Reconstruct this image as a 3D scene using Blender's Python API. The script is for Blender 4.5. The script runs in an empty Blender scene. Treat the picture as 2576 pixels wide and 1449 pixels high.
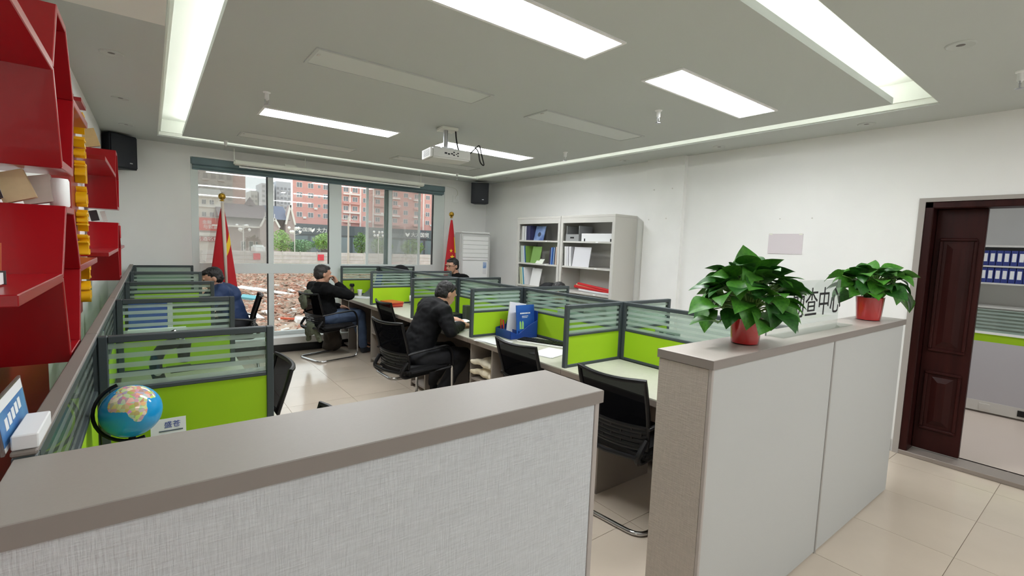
import bpy, bmesh, math, random
from mathutils import Vector, Matrix, Euler, noise
random.seed(11)
sc = bpy.context.scene
col = sc.collection
PI = math.pi

# ------------------------------------------------------------------ camera, sky, exposure
def make_camera():
    yaw, pitch, roll = 0.652897, -0.087853, 0.037641
    f = Vector((math.sin(yaw)*math.cos(pitch), math.cos(yaw)*math.cos(pitch), math.sin(pitch)))
    r0 = Vector((math.cos(yaw), -math.sin(yaw), 0)); u0 = r0.cross(f)
    c, s = math.cos(roll), math.sin(roll)
    r = c*r0+s*u0; u = -s*r0+c*u0
    cd = bpy.data.cameras.new('camera'); cd.sensor_width = 36; cd.sensor_fit = 'HORIZONTAL'
    cd.lens = 36*1192.8/2576; cd.clip_start = .02; cd.clip_end = 2000
    o = bpy.data.objects.new('camera', cd); col.objects.link(o)
    o.matrix_world = Matrix(((r.x, u.x, -f.x, 0), (r.y, u.y, -f.y, 0), (r.z, u.z, -f.z, 1.57), (0, 0, 0, 1)))
    sc.camera = o
make_camera()
SKY = 1.65; PANEL = 25.0; COVE = 11.0; PANEL_ADDED = 18.5
w = bpy.data.worlds.new('overcast_sky'); sc.world = w; w.use_nodes = True
bg = w.node_tree.nodes['Background']; bg.inputs[0].default_value = (.86, .88, .92, 1); bg.inputs[1].default_value = SKY
vs = sc.view_settings; vs.view_transform = 'Standard'; vs.look = 'None'; vs.gamma = 1; vs.exposure = 0.5; vs.use_curve_mapping = False
sc.cycles.max_bounces = 10; sc.cycles.diffuse_bounces = 5; sc.cycles.glossy_bounces = 4
sc.cycles.transmission_bounces = 6; sc.cycles.transparent_max_bounces = 24
sc.cycles.sample_clamp_indirect = 6; sc.cycles.caustics_reflective = False; sc.cycles.caustics_refractive = False

# ------------------------------------------------------------------ materials
def lin(c):
    c = c/255
    return c/12.92 if c <= .04045 else ((c+.055)/1.055)**2.4
def L(rgb): return (lin(rgb[0]), lin(rgb[1]), lin(rgb[2]), 1)
def nd(nt, t, **k):
    n = nt.nodes.new(t)
    for a, b in k.items(): setattr(n, a, b)
    return n
def M(name, rgb, rough=.5, metal=0, var=0, vscale=8, bump=0, bscale=120, stretch=None, spec=.5, coat=0, alpha=1, emit=0, rgb2=None):
    m = bpy.data.materials.new(name); m.use_nodes = True; nt = m.node_tree; b = nt.nodes['Principled BSDF']
    b.inputs['Base Color'].default_value = L(rgb); b.inputs['Roughness'].default_value = rough; b.inputs['Metallic'].default_value = metal
    b.inputs['Specular IOR Level'].default_value = spec; b.inputs['Coat Weight'].default_value = coat; b.inputs['Coat Roughness'].default_value = .05
    b.inputs['Alpha'].default_value = alpha
    if emit:
        b.inputs['Emission Color'].default_value = L(rgb); b.inputs['Emission Strength'].default_value = emit
    if var or bump or rgb2:
        tc = nd(nt, 'ShaderNodeTexCoord'); mp = nd(nt, 'ShaderNodeMapping')
        nt.links.new(tc.outputs['Object'], mp.inputs[0])
        if stretch: mp.inputs['Scale'].default_value = stretch
        if var or rgb2:
            nz = nd(nt, 'ShaderNodeTexNoise'); nz.inputs['Scale'].default_value = vscale; nz.inputs['Detail'].default_value = 4
            nt.links.new(mp.outputs[0], nz.inputs['Vector'])
            mx = nd(nt, 'ShaderNodeMix', data_type='RGBA')
            a = L(rgb); v = var
            mx.inputs[6].default_value = tuple(max(0, x*(1-v)) for x in a[:3])+(1,)
            mx.inputs[7].default_value = L(rgb2) if rgb2 else tuple(min(1, x*(1+v)) for x in a[:3])+(1,)
            rp = nd(nt, 'ShaderNodeMapRange'); rp.inputs[1].default_value = .3; rp.inputs[2].default_value = .7
            nt.links.new(nz.outputs[0], rp.inputs[0]); nt.links.new(rp.outputs[0], mx.inputs[0])
            nt.links.new(mx.outputs[2], b.inputs['Base Color'])
        if bump:
            n2 = nd(nt, 'ShaderNodeTexNoise'); n2.inputs['Scale'].default_value = bscale; n2.inputs['Detail'].default_value = 3
            nt.links.new(mp.outputs[0], n2.inputs['Vector'])
            bp = nd(nt, 'ShaderNodeBump'); bp.inputs['Strength'].default_value = bump; bp.inputs['Distance'].default_value = .01
            nt.links.new(n2.outputs[0], bp.inputs['Height']); nt.links.new(bp.outputs[0], b.inputs['Normal'])
    return m
def weave(name, rgb, strength=.5):
    m = M(name, rgb, .75); nt = m.node_tree; b = nt.nodes['Principled BSDF']
    tc = nd(nt, 'ShaderNodeTexCoord'); hs = []
    for scl in ((25, 25, 260), (260, 260, 25)):
        mp = nd(nt, 'ShaderNodeMapping'); mp.inputs['Scale'].default_value = scl
        nt.links.new(tc.outputs['Object'], mp.inputs[0])
        n = nd(nt, 'ShaderNodeTexNoise'); n.inputs['Scale'].default_value = 1; n.inputs['Detail'].default_value = 4
        nt.links.new(mp.outputs[0], n.inputs['Vector']); hs.append(n)
    ad = nd(nt, 'ShaderNodeMath', operation='ADD'); nt.links.new(hs[0].outputs[0], ad.inputs[0]); nt.links.new(hs[1].outputs[0], ad.inputs[1])
    bp = nd(nt, 'ShaderNodeBump'); bp.inputs['Strength'].default_value = strength; bp.inputs['Distance'].default_value = .004
    nt.links.new(ad.outputs[0], bp.inputs['Height']); nt.links.new(bp.outputs[0], b.inputs['Normal'])
    mr = nd(nt, 'ShaderNodeMapRange'); mr.inputs[1].default_value = .75; mr.inputs[2].default_value = 1.3
    mr.inputs[3].default_value = .92; mr.inputs[4].default_value = 1.06
    nt.links.new(ad.outputs[0], mr.inputs[0])
    mx = nd(nt, 'ShaderNodeMix', data_type='RGBA', blend_type='MULTIPLY'); mx.inputs[0].default_value = 1
    mx.inputs[6].default_value = L(rgb); nt.links.new(mr.outputs[0], mx.inputs[7]); nt.links.new(mx.outputs[2], b.inputs['Base Color'])
    return m
def thin_glass(name, tint=(250, 252, 250), refl=1.0, veil=0, veil_rgb=(190, 190, 190), bands=None):
    """window glass: transparent with a fresnel reflection; veil = share of diffuse film; bands=(z0, period, duty, film) frosted stripes"""
    m = bpy.data.materials.new(name); m.use_nodes = True; nt = m.node_tree
    for n in list(nt.nodes):
        if n.type != 'OUTPUT_MATERIAL': nt.nodes.remove(n)
    out = nt.nodes[0]
    tr = nd(nt, 'ShaderNodeBsdfTransparent'); tr.inputs[0].default_value = L(tint)
    cur = tr.outputs[0]
    if veil or bands:
        df = nd(nt, 'ShaderNodeBsdfDiffuse'); df.inputs[0].default_value = L(veil_rgb)
        tl = nd(nt, 'ShaderNodeBsdfTranslucent'); tl.inputs[0].default_value = L(veil_rgb)
        dm = nd(nt, 'ShaderNodeMixShader'); dm.inputs[0].default_value = .5
        nt.links.new(df.outputs[0], dm.inputs[1]); nt.links.new(tl.outputs[0], dm.inputs[2])
        mv = nd(nt, 'ShaderNodeMixShader'); mv.inputs[0].default_value = veil
        if bands:
            z0, per, duty, film = bands
            tc = nd(nt, 'ShaderNodeTexCoord'); sx = nd(nt, 'ShaderNodeSeparateXYZ'); nt.links.new(tc.outputs['Object'], sx.inputs[0])
            a = nd(nt, 'ShaderNodeMath', operation='SUBTRACT'); a.inputs[1].default_value = z0; nt.links.new(sx.outputs[2], a.inputs[0])
            d = nd(nt, 'ShaderNodeMath', operation='DIVIDE'); d.inputs[1].default_value = per; nt.links.new(a.outputs[0], d.inputs[0])
            fr = nd(nt, 'ShaderNodeMath', operation='FRACT'); nt.links.new(d.outputs[0], fr.inputs[0])
            lt = nd(nt, 'ShaderNodeMath', operation='LESS_THAN'); lt.inputs[1].default_value = duty; nt.links.new(fr.outputs[0], lt.inputs[0])
            mu = nd(nt, 'ShaderNodeMath', operation='MULTIPLY'); mu.inputs[1].default_value = film; nt.links.new(lt.outputs[0], mu.inputs[0])
            ma = nd(nt, 'ShaderNodeMath', operation='ADD'); ma.inputs[1].default_value = veil; nt.links.new(mu.outputs[0], ma.inputs[0])
            nt.links.new(ma.outputs[0], mv.inputs[0])
        nt.links.new(cur, mv.inputs[1]); nt.links.new(dm.outputs[0], mv.inputs[2]); cur = mv.outputs[0]
    gl = nd(nt, 'ShaderNodeBsdfGlossy'); gl.inputs['Roughness'].default_value = .02
    lw = nd(nt, 'ShaderNodeLayerWeight'); lw.inputs[0].default_value = .5
    pw = nd(nt, 'ShaderNodeMath', operation='POWER'); pw.inputs[1].default_value = 5; nt.links.new(lw.outputs['Facing'], pw.inputs[0])
    sf = nd(nt, 'ShaderNodeMath', operation='MULTIPLY_ADD'); sf.inputs[1].default_value = .96; sf.inputs[2].default_value = .04; nt.links.new(pw.outputs[0], sf.inputs[0])
    fm = nd(nt, 'ShaderNodeMath', operation='MULTIPLY'); fm.inputs[1].default_value = refl; fm.use_clamp = True; nt.links.new(sf.outputs[0], fm.inputs[0])
    mg = nd(nt, 'ShaderNodeMixShader'); nt.links.new(fm.outputs[0], mg.inputs[0]); nt.links.new(cur, mg.inputs[1]); nt.links.new(gl.outputs[0], mg.inputs[2])
    nt.links.new(mg.outputs[0], out.inputs[0])
    return m
def emitter(name, rgb, s):
    m = bpy.data.materials.new(name); m.use_nodes = True; nt = m.node_tree; b = nt.nodes['Principled BSDF']
    b.inputs['Base Color'].default_value = L(rgb); b.inputs['Emission Color'].default_value = L(rgb); b.inputs['Emission Strength'].default_value = s
    return m

WALL = M('painted_wall', (240, 240, 238), .85, var=.03, vscale=1.5)
WALLW = M('worn_pillar_paint', (240, 240, 238), .85, var=.03, vscale=3)
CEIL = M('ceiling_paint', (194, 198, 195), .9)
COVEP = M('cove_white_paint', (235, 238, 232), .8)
TILE = M('polished_floor_tile', (206, 193, 176), .13, var=.05, vscale=2.2, spec=.5)
GROUT = M('tile_grout', (150, 135, 118), .8)
ALU = M('window_aluminium', (222, 230, 228), .4, metal=.0)
TEAL = M('blind_box_teal', (108, 130, 136), .45, var=.1, vscale=5)
DARKSEAL = M('black_seal', (25, 25, 28), .5)
BLACKTILE = M('black_skirting_tile', (26, 26, 28), .25)
GLASS = thin_glass('window_glass', (244, 248, 246), 1.5)
SCREEN = thin_glass('insect_screen_mesh', (236, 236, 236), .0, veil=.19, veil_rgb=(235, 233, 230))
SLATE = M('slate_partition_frame', (60, 68, 71), .45)
CAPB = M('taupe_cap_rail', (128, 120, 114), .5)
GREEN = M('lime_fabric', (154, 196, 10), .8, bump=.03, bscale=600)
FROST = thin_glass('striped_frosted_glass', (232, 242, 236), .7, veil=.03, veil_rgb=(200, 214, 207), bands=(.236, .0372, .5, .5))
DESKTOP = M('desk_laminate', (182, 182, 166), .45, var=.04, vscale=30)
DESKEDGE = M('desk_edge_taupe', (132, 121, 111), .5)
DESKBODY = M('desk_carcass_taupe', (150, 142, 133), .55)
CTOP = M('counter_top_laminate', (150, 145, 138), .42, var=.03, vscale=160, stretch=(1, 6, 1))
CTRIM = M('counter_trim', (170, 163, 158), .45)
FAB = weave('counter_woven_fabric', (198, 202, 205), .6)
FABS = M('counter_smooth_fabric', (184, 186, 184), .75, bump=.12, bscale=420)
FABE = weave('counter_end_fabric', (178, 170, 160), .55)
BLACK = M('black_plastic', (15, 15, 17), .42, spec=.35)
SEATF = M('black_seat_fabric', (12, 12, 15), .85, bump=.1, bscale=500)
CHROME = M('chrome_tube', (200, 200, 200), .12, metal=1)
WHITEP = M('white_plastic', (242, 243, 242), .4)
CREAMP = M('cream_plastic', (226, 226, 216), .45)
GREYST = M('grey_steel_cabinet', (204, 202, 196), .5)
GREYIN = M('grey_steel_inner_lit', (222, 220, 216), .55)  # inner panels coloured lighter to carry the light bounced inside
PAPER = M('white_paper', (226, 227, 228), .8)
RED = M('red_lacquer', (150, 12, 22), .3, spec=.4, coat=.2)
REDW = M('red_board', (150, 40, 34), .35)
YEL = M('yellow_letters', (252, 198, 24), .35)
GOLD = M('gold_ball', (190, 150, 60), .25, metal=1)
FLAGR = M('red_flag_cloth', (190, 20, 32), .7, bump=.1, bscale=60)
FLAGY = M('yellow_star', (245, 205, 40), .6)
BROWN = M('dark_mahogany', (46, 18, 16), .4, var=.3, vscale=3, stretch=(6, 6, .6), coat=0, spec=.15)
SKIN = M('skin', (192, 146, 122), .5, var=.06, vscale=12)
HAIR = M('black_hair', (22, 20, 20), .5, bump=.5, bscale=160, stretch=(1, 1, .25))
HAIRG = M('greying_hair', (46, 42, 40), .55, bump=.5, bscale=160, stretch=(1, 1, .25))
JBLACK = M('black_jacket', (9, 10, 14), .75, spec=.25, bump=.25, bscale=18)
JNAVY = M('black_wool_jacket', (11, 12, 14), .85, spec=.2, bump=.2, bscale=20)
JBLUE = M('navy_blue_jacket', (30, 52, 92), .7, bump=.2, bscale=20)
JEANS = M('blue_jeans', (62, 78, 104), .8, var=.25, vscale=9, bump=.2, bscale=25)
TROUS = M('dark_trousers', (26, 27, 32), .8)
SHOE = M('dark_shoe', (30, 33, 42), .6)
SOLE = M('pale_sole', (205, 205, 205), .6)
BLUEP = M('blue_plastic', (28, 62, 140), .35)
BLUEB = M('blue_cover', (40, 96, 175), .4, rgb2=(22, 60, 140), vscale=5)
LEAF = M('pothos_leaf', (44, 100, 28), .42, rgb2=(74, 134, 38), vscale=9, spec=.35)
LEAFD = M('pothos_leaf_dark', (26, 70, 24), .42, rgb2=(48, 106, 34), vscale=9, spec=.35)
STEMG = M('green_stem', (92, 130, 50), .5)
POTR = M('red_pot_liner', (214, 40, 44), .3, spec=.6)
CLEARP = thin_glass('clear_pot', (250, 235, 235), 1.2)
ACRY = thin_glass('acrylic_sheet', (245, 248, 246), .5, veil=.10, veil_rgb=(225, 228, 226))
INK = M('black_ink', (18, 18, 24), .6)
WOODB = M('brown_wood', (130, 84, 50), .5, var=.2, vscale=10)
SILVER = M('silver_metal', (190, 192, 195), .3, metal=1)
LAMPOFF = M('unlit_diffuser', (208, 212, 208), .5)
PANELM = emitter('lit_led_diffuser', (250, 252, 255), PANEL)
PANELE = emitter('added_entrance_diffuser', (250, 252, 255), PANEL_ADDED)  # for the unseen panels added behind the camera
COVEM = emitter('cove_led_tape', (253, 255, 250), COVE)

# ------------------------------------------------------------------ mesh helpers
class MB:
    def __init__(s): s.v = []; s.f = []
    def add(s, vs, fs):
        k = len(s.v); s.v += [tuple(p) for p in vs]; s.f += [tuple(i+k for i in f) for f in fs]; return s
    def box(s, x0, x1, y0, y1, z0, z1):
        x0, x1 = min(x0, x1), max(x0, x1); y0, y1 = min(y0, y1), max(y0, y1); z0, z1 = min(z0, z1), max(z0, z1)
        return s.add([(x0, y0, z0), (x1, y0, z0), (x1, y1, z0), (x0, y1, z0), (x0, y0, z1), (x1, y0, z1), (x1, y1, z1), (x0, y1, z1)],
                     [(0, 3, 2, 1), (4, 5, 6, 7), (0, 1, 5, 4), (1, 2, 6, 5), (2, 3, 7, 6), (3, 0, 4, 7)])
    def cbox(s, c, size, rot=None):
        m = MB().box(-size[0]/2, size[0]/2, -size[1]/2, size[1]/2, -size[2]/2, size[2]/2)
        R = rot.to_matrix() if isinstance(rot, Euler) else (rot or Matrix.Identity(3))
        return s.add([R @ Vector(p)+Vector(c) for p in m.v], m.f)
    def bar(s, a, b, w, h, up=(0, 0, 1)):
        a, b = Vector(a), Vector(b); d = (b-a); ln = d.length; d.normalize(); up = Vector(up)
        if abs(d.dot(up)) > .98: up = Vector((1, 0, 0))
        x = d.cross(up).normalized(); y = x.cross(d)
        m = MB().box(-w/2, w/2, -h/2, h/2, 0, ln)
        return s.add([a+x*p[0]+y*p[1]+d*p[2] for p in m.v], m.f)
    def tube(s, pts, r, n=8, closed=False, flat=1.0):
        P = [Vector(p) for p in pts]; N = len(P); rs = r if isinstance(r, (list, tuple)) else [r]*N
        k = len(s.v); prev = None
        for i, p in enumerate(P):
            if closed: t = (P[(i+1) % N]-P[i-1]).normalized()
            else: t = (P[min(i+1, N-1)]-P[max(i-1, 0)]).normalized()
            if prev is None:
                up = Vector((0, 0, 1)) if abs(t.z) < .9 else Vector((1, 0, 0))
                x = t.cross(up).normalized()
            else:
                x = (prev-t*prev.dot(t)).normalized()
            prev = x; y = t.cross(x)
            for j in range(n):
                a = 2*PI*j/n; s.v.append(tuple(p+x*math.cos(a)*rs[i]+y*math.sin(a)*rs[i]*flat))
        for i in range(N if closed else N-1):
            a, b = k+i*n, k+((i+1) % N)*n
            for j in range(n): s.f.append((a+j, a+(j+1) % n, b+(j+1) % n, b+j))
        if not closed:
            s.f.append(tuple(k+j for j in reversed(range(n)))); s.f.append(tuple(k+(N-1)*n+j for j in range(n)))
        return s
    def lathe(s, prof, n=20, c=(0, 0, 0)):
        k = len(s.v)
        for r, z in prof:
            for j in range(n):
                a = 2*PI*j/n; s.v.append((c[0]+r*math.cos(a), c[1]+r*math.sin(a), c[2]+z))
        for i in range(len(prof)-1):
            for j in range(n): s.f.append((k+i*n+j, k+i*n+(j+1) % n, k+(i+1)*n+(j+1) % n, k+(i+1)*n+j))
        if prof[0][0] > 1e-4: s.f.append(tuple(k+j for j in reversed(range(n))))
        if prof[-1][0] > 1e-4: s.f.append(tuple(k+(len(prof)-1)*n+j for j in range(n)))
        return s
    def prism(s, poly, axis, a, b):
        n = len(poly)
        def P(p, t): return {'x': (t, p[0], p[1]), 'y': (p[0], t, p[1]), 'z': (p[0], p[1], t)}[axis]
        return s.add([P(p, a) for p in poly]+[P(p, b) for p in poly],
                     [tuple(reversed(range(n))), tuple(range(n, 2*n))]+[(i, (i+1) % n, n+(i+1) % n, n+i) for i in range(n)])
    def grid(s, fn, nu, nv):
        k = len(s.v)
        for i in range(nu+1):
            for j in range(nv+1): s.v.append(tuple(fn(i/nu, j/nv)))
        for i in range(nu):
            for j in range(nv):
                a = k+i*(nv+1)+j; s.f.append((a, a+nv+1, a+nv+2, a+1))
        return s
    def mesh(s, name, mat=None, smooth=False, bev=0, seg=1):
        me = bpy.data.meshes.new(name); me.from_pydata(s.v, [], s.f)
        bm = bmesh.new(); bm.from_mesh(me); bmesh.ops.recalc_face_normals(bm, faces=bm.faces)
        if bev: bmesh.ops.bevel(bm, geom=list(bm.edges), offset=bev, segments=seg, affect='EDGES', clamp_overlap=True)
        bm.to_mesh(me); bm.free()
        if smooth:
            me.shade_smooth()
            if smooth == 'auto': me.set_sharp_from_angle(angle=math.radians(38))
        if mat: me.materials.append(mat)
        return me
    def build(s, name, mat, parent=None, smooth=False, bev=0, seg=1, loc=None):
        return ob(name, s.mesh(name, mat, smooth, bev, seg), parent, loc)
def ob(name, me, parent=None, loc=None, rot=None):
    o = bpy.data.objects.new(name, me); col.objects.link(o)
    if parent: o.parent = parent
    if loc is not None: o.location = loc
    if rot is not None: o.rotation_euler = rot
    return o
def tag(o, label=None, cat=None, group=None, kind=None):
    if label: o['label'] = label
    if cat: o['category'] = cat
    if group: o['group'] = group
    if kind: o['kind'] = kind
    return o
def thing(name, label, cat, loc=(0, 0, 0), rz=0, group=None):
    o = bpy.data.objects.new(name, None); col.objects.link(o); o.empty_display_size = .1
    o.location = loc; o.rotation_euler = (0, 0, rz)
    return tag(o, label, cat, group)
def copy_tree(o, parent=None):
    c = o.copy(); col.objects.link(c); c.parent = parent
    for ch in [x for x in KIDS(o)]: copy_tree(ch, c)
    return c
def KIDS(o): return [x for x in bpy.data.objects if x.parent == o]
def struct(o): o['kind'] = 'structure'; return o
def arc(p, n=6):
    """round the corners of a polyline: p = list of (point, radius)"""
    out = []
    for i, (q, r) in enumerate(p):
        q = Vector(q)
        if r == 0 or i in (0, len(p)-1): out.append(q); continue
        a = (Vector(p[i-1][0])-q); b = (Vector(p[i+1][0])-q)
        A = q+a.normalized()*min(r, a.length*.49); B = q+b.normalized()*min(r, b.length*.49)
        for k in range(n+1):
            t = k/n; out.append(A*(1-t)**2+q*2*t*(1-t)+B*t*t)
    return out
def text_mesh(body, size, ext=0.002, mat=None, align='CENTER'):
    cu = bpy.data.curves.new('lettering', 'FONT'); cu.body = body; cu.size = size; cu.extrude = ext; cu.resolution_u = 2
    cu.align_x = align; cu.align_y = 'CENTER'
    o = bpy.data.objects.new('lettering_src', cu); col.objects.link(o)
    dg = bpy.context.evaluated_depsgraph_get(); dg.update()
    me = bpy.data.meshes.new_from_object(o.evaluated_get(dg)); bpy.data.objects.remove(o)
    me.materials.clear()
    if mat: me.materials.append(mat)
    return me
def blob(parts, voxel=.008, smooth=6, mat=None, name='body', disp=0, dscale=9):
    """one continuous surface from overlapping tapered capsules and ellipsoids"""
    bm = bmesh.new()
    for p in parts:
        if p[0] == 'c':
            a, b, r0, r1 = Vector(p[1]), Vector(p[2]), p[3], p[4]
            bmesh.ops.create_icosphere(bm, subdivisions=3, radius=r0, matrix=Matrix.Translation(a))
            bmesh.ops.create_icosphere(bm, subdivisions=3, radius=r1, matrix=Matrix.Translation(b))
            d = b-a; ln = d.length
            if ln > 1e-4:
                q = d.to_track_quat('Z', 'Y').to_matrix().to_4x4()
                bmesh.ops.create_cone(bm, cap_ends=True, segments=20, radius1=r0, radius2=r1, depth=ln, matrix=Matrix.Translation((a+b)/2) @ q)
        else:
            c, r = Vector(p[1]), p[2]; R = (p[3] if len(p) > 3 else Matrix.Identity(3)).to_4x4()
            bmesh.ops.create_icosphere(bm, subdivisions=3, radius=1, matrix=Matrix.Translation(c) @ R @ Matrix.Diagonal((r[0], r[1], r[2], 1)))
    me = bpy.data.meshes.new('src'); bm.to_mesh(me); bm.free()
    o = bpy.data.objects.new('src', me); col.objects.link(o)
    rm = o.modifiers.new('r', 'REMESH'); rm.mode = 'VOXEL'; rm.voxel_size = voxel; rm.adaptivity = 0
    if smooth:
        sm = o.modifiers.new('s', 'SMOOTH'); sm.iterations = smooth; sm.factor = .5
    dg = bpy.context.evaluated_depsgraph_get(); dg.update()
    res = bpy.data.meshes.new_from_object(o.evaluated_get(dg)); bpy.data.objects.remove(o); bpy.data.meshes.remove(me)
    if disp:
        ns = [v.normal.copy() for v in res.vertices]
        for v, n in zip(res.vertices, ns):
            k = noise.noise(Vector(v.co)*dscale)+.5*noise.noise(Vector(v.co)*dscale*2.3)
            v.co = v.co+n*disp*k
    res.name = name; res.shade_smooth(); res.materials.clear()
    if mat: res.materials.append(mat)
    return res
# ------------------------------------------------------------------ room shell
XL, XR, YB, YF, ZC = -.40, 4.847, 7.20, -2.3, 2.656
fl = struct(MB().box(XL-.1, XR+.2, YF, YB, -.06, -.004).build('floor', GROUT))
tile = MB().box(-.2985, .2985, -.2985, .2985, -.01, 0).mesh('floor_tile', TILE)
for i in range(-6, 5):
    for j in range(-5, 12):
        x, y = 2.783+.6*i+.3, .445+.6*j+.3
        if x > -.75 and x < 5.0 and YF-.3 < y < YB+.3: ob('floor_tile', tile, fl, (x, y, 0))
struct(MB().box(XL-.2, XL, YF, YB+.25, -.06, 2.95).build('wall_left', WALL))
WX0, WX1, WZ0, WZ1 = .418, 4.0, .20, 2.53
wb = MB(); wb.box(XL, WX0, YB, YB+.25, -.06, 2.95); wb.box(WX1, XR+.2, YB, YB+.25, -.06, 2.95); wb.box(WX0, WX1, YB, YB+.25, WZ1, 2.95); wb.box(WX0, WX1, YB, YB+.25, -.06, WZ0)
struct(wb.build('wall_back', WALL))
DY0, DY1, DZ = -.28, 1.045, 2.035
wr = MB(); wr.box(XR, XR+.2, DY1, YB, -.06, 2.95); wr.box(XR, XR+.2, YF, DY0, -.06, 2.95); wr.box(XR, XR+.2, DY0, DY1, DZ, 2.95)
wro = struct(wr.build('wall_right', WALL))
MB().box(4.79, XR+.05, 3.16, 3.67, 0, ZC).build('pillar', WALLW, wro)
struct(MB().box(XL-.2, XR+.2, YF-.2, YF, -.06, 2.95).build('wall_front', WALL))
struct(MB().box(XR-.012, XR, DY1+.05, 3.16, 0, .1).build('baseboard_right', BLACKTILE))
# ceiling: soffit ring, raised slot and hanging island
TX0, TX1, TY0, TY1 = .092, 4.35, .916, 6.767
IX0, IX1, IY0, IY1 = .313, 4.15, 1.132, 6.567
c = MB()
c.box(XL, TX0, YF, YB, ZC, 2.95); c.box(TX1, XR, YF, YB, ZC, 2.95); c.box(TX0, TX1, YF, TY0, ZC, 2.95); c.box(TX0, TX1, TY1, YB, ZC, 2.95)
c.box(XL-.2, XR+.2, YF-.2, YB+.25, 2.95, 3.05)
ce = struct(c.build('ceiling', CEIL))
r = MB(); r.box(TX0, TX1, TY0, TY1, 2.84, 2.95)
t = .012
r.box(TX0, TX0+t, TY0, TY1, ZC+.012, 2.84); r.box(TX1-t, TX1, TY0, TY1, ZC+.012, 2.84); r.box(TX0, TX1, TY0, TY0+t, ZC+.012, 2.84); r.box(TX0, TX1, TY1-t, TY1, ZC+.012, 2.84)
t2 = .03
r.box(TX0, TX0+t2, TY0, TY1, ZC+.05, 2.84); r.box(TX1-t2, TX1, TY0, TY1, ZC+.05, 2.84); r.box(TX0, TX1, TY1-t2, TY1, ZC+.05, 2.84)
r.build('cove_lining', COVEP, ce)
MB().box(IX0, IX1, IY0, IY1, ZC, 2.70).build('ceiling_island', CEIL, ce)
MB().box(XL, TX0-.006, YF, 3.12, ZC-.03, ZC).build('ceiling_step', M('paler_soffit', (228, 226, 220), .9), ce)  # near part of the left soffit, coloured paler than the ceiling
for nm, b in (('left', (IX0+.03, IX0+.045, IY0+.03, IY1-.03)), ('right', (IX1-.045, IX1-.03, IY0+.03, IY1-.03)), ('near', (IX0+.03, IX1-.03, IY0+.03, IY0+.045)), ('far', (IX0+.03, IX1-.03, IY1-.045, IY1-.03))):
    lb = {'left': 'white LED tape along the left ceiling cove', 'right': 'white LED tape along the right wall ceiling cove', 'near': 'white LED tape in the near ceiling cove', 'far': 'white LED tape in the ceiling cove before the window'}[nm]
    tag(MB().box(*b, 2.70, 2.714).build('cove_led_tape', COVEM), lb, 'light strip', 'ceiling cove light tapes')

# recessed panel lights
def panel(x, y, lit, label, em=None):
    t = thing('ceiling_panel_light', label, 'ceiling light', (x, y, ZC), 0, 'ceiling panel lights')
    m = MB(); a, b = .615, .15
    m.box(-a, a, -b, -b+.018, -.008, 0); m.box(-a, a, b-.018, b, -.008, 0); m.box(-a, -a+.018, -b+.018, b-.018, -.008, 0); m.box(a-.018, a, -b+.018, b-.018, -.008, 0)
    m.build('frame', CEIL if not lit else WHITEP, t)
    MB().box(-a+.018, a-.018, -b+.018, b-.018, -.004, 0).build('diffuser', (em or PANELM) if lit else LAMPOFF, t)
    if not lit: MB().box(-a+.03, -a+.045, -.06, -.03, -.008, -.004).build('clip', GREYST, t)
rows = [(1.87, True, 'nearest row'), (3.075, False, 'second row'), (4.69, True, 'third row'), (5.9, False, 'row by the window')]
for y, lit, nm in rows:
    for x, sd in ((1.395, 'left'), (3.135, 'right')):
        panel(x, y, lit, f"{'lit white' if lit else 'unlit'} rectangular LED ceiling panel, {sd} one of the {nm}")
panel(1.6, -1.1, True, 'added white LED ceiling panel, out of view above the entrance behind the counters', PANELE)  # both entrance panels are added out of view to brighten the counter fronts
panel(3.4, -1.1, True, 'added white LED ceiling panel, out of view above the entrance near the doorway', PANELE)
# downlights, all off
dl = [((3.249, .632), 'nearest round downlight, above the space before the counter'), ((4.612, 1.417), 'round downlight above the wall paper, nearest the door'), ((4.63, 2.675), 'round downlight on the right soffit, second from the door'),
      ((4.61, 3.87), 'round downlight on the right soffit above the pillar side'), ((4.59, 5.03), 'round downlight on the right soffit above the steel cabinets'), ((4.57, 6.22), 'round downlight on the right soffit nearest the corner speaker'),
      ((-.162, 3.912), 'round downlight on the left soffit nearest the red shelves'), ((-.165, 5.14), 'middle round downlight on the left soffit'), ((-.165, 6.34), 'round downlight on the left soffit nearest the window')]
for (x, y), lb in dl:
    t = thing('downlight', lb, 'downlight', (x, y, ZC), 0, 'ceiling downlights')
    MB().lathe([(.046, -.002), (.056, -.006), (.062, -.002), (.062, 0), (.046, 0)], 20).build('trim_ring', CEIL, t, 'auto')
    MB().lathe([(.046, -.0005), (.0001, -.003)], 16).build('lens', M('dark_lens', (78, 70, 64), .3) if x == dl[0][0][0] else bpy.data.materials['dark_lens'], t)
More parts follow.
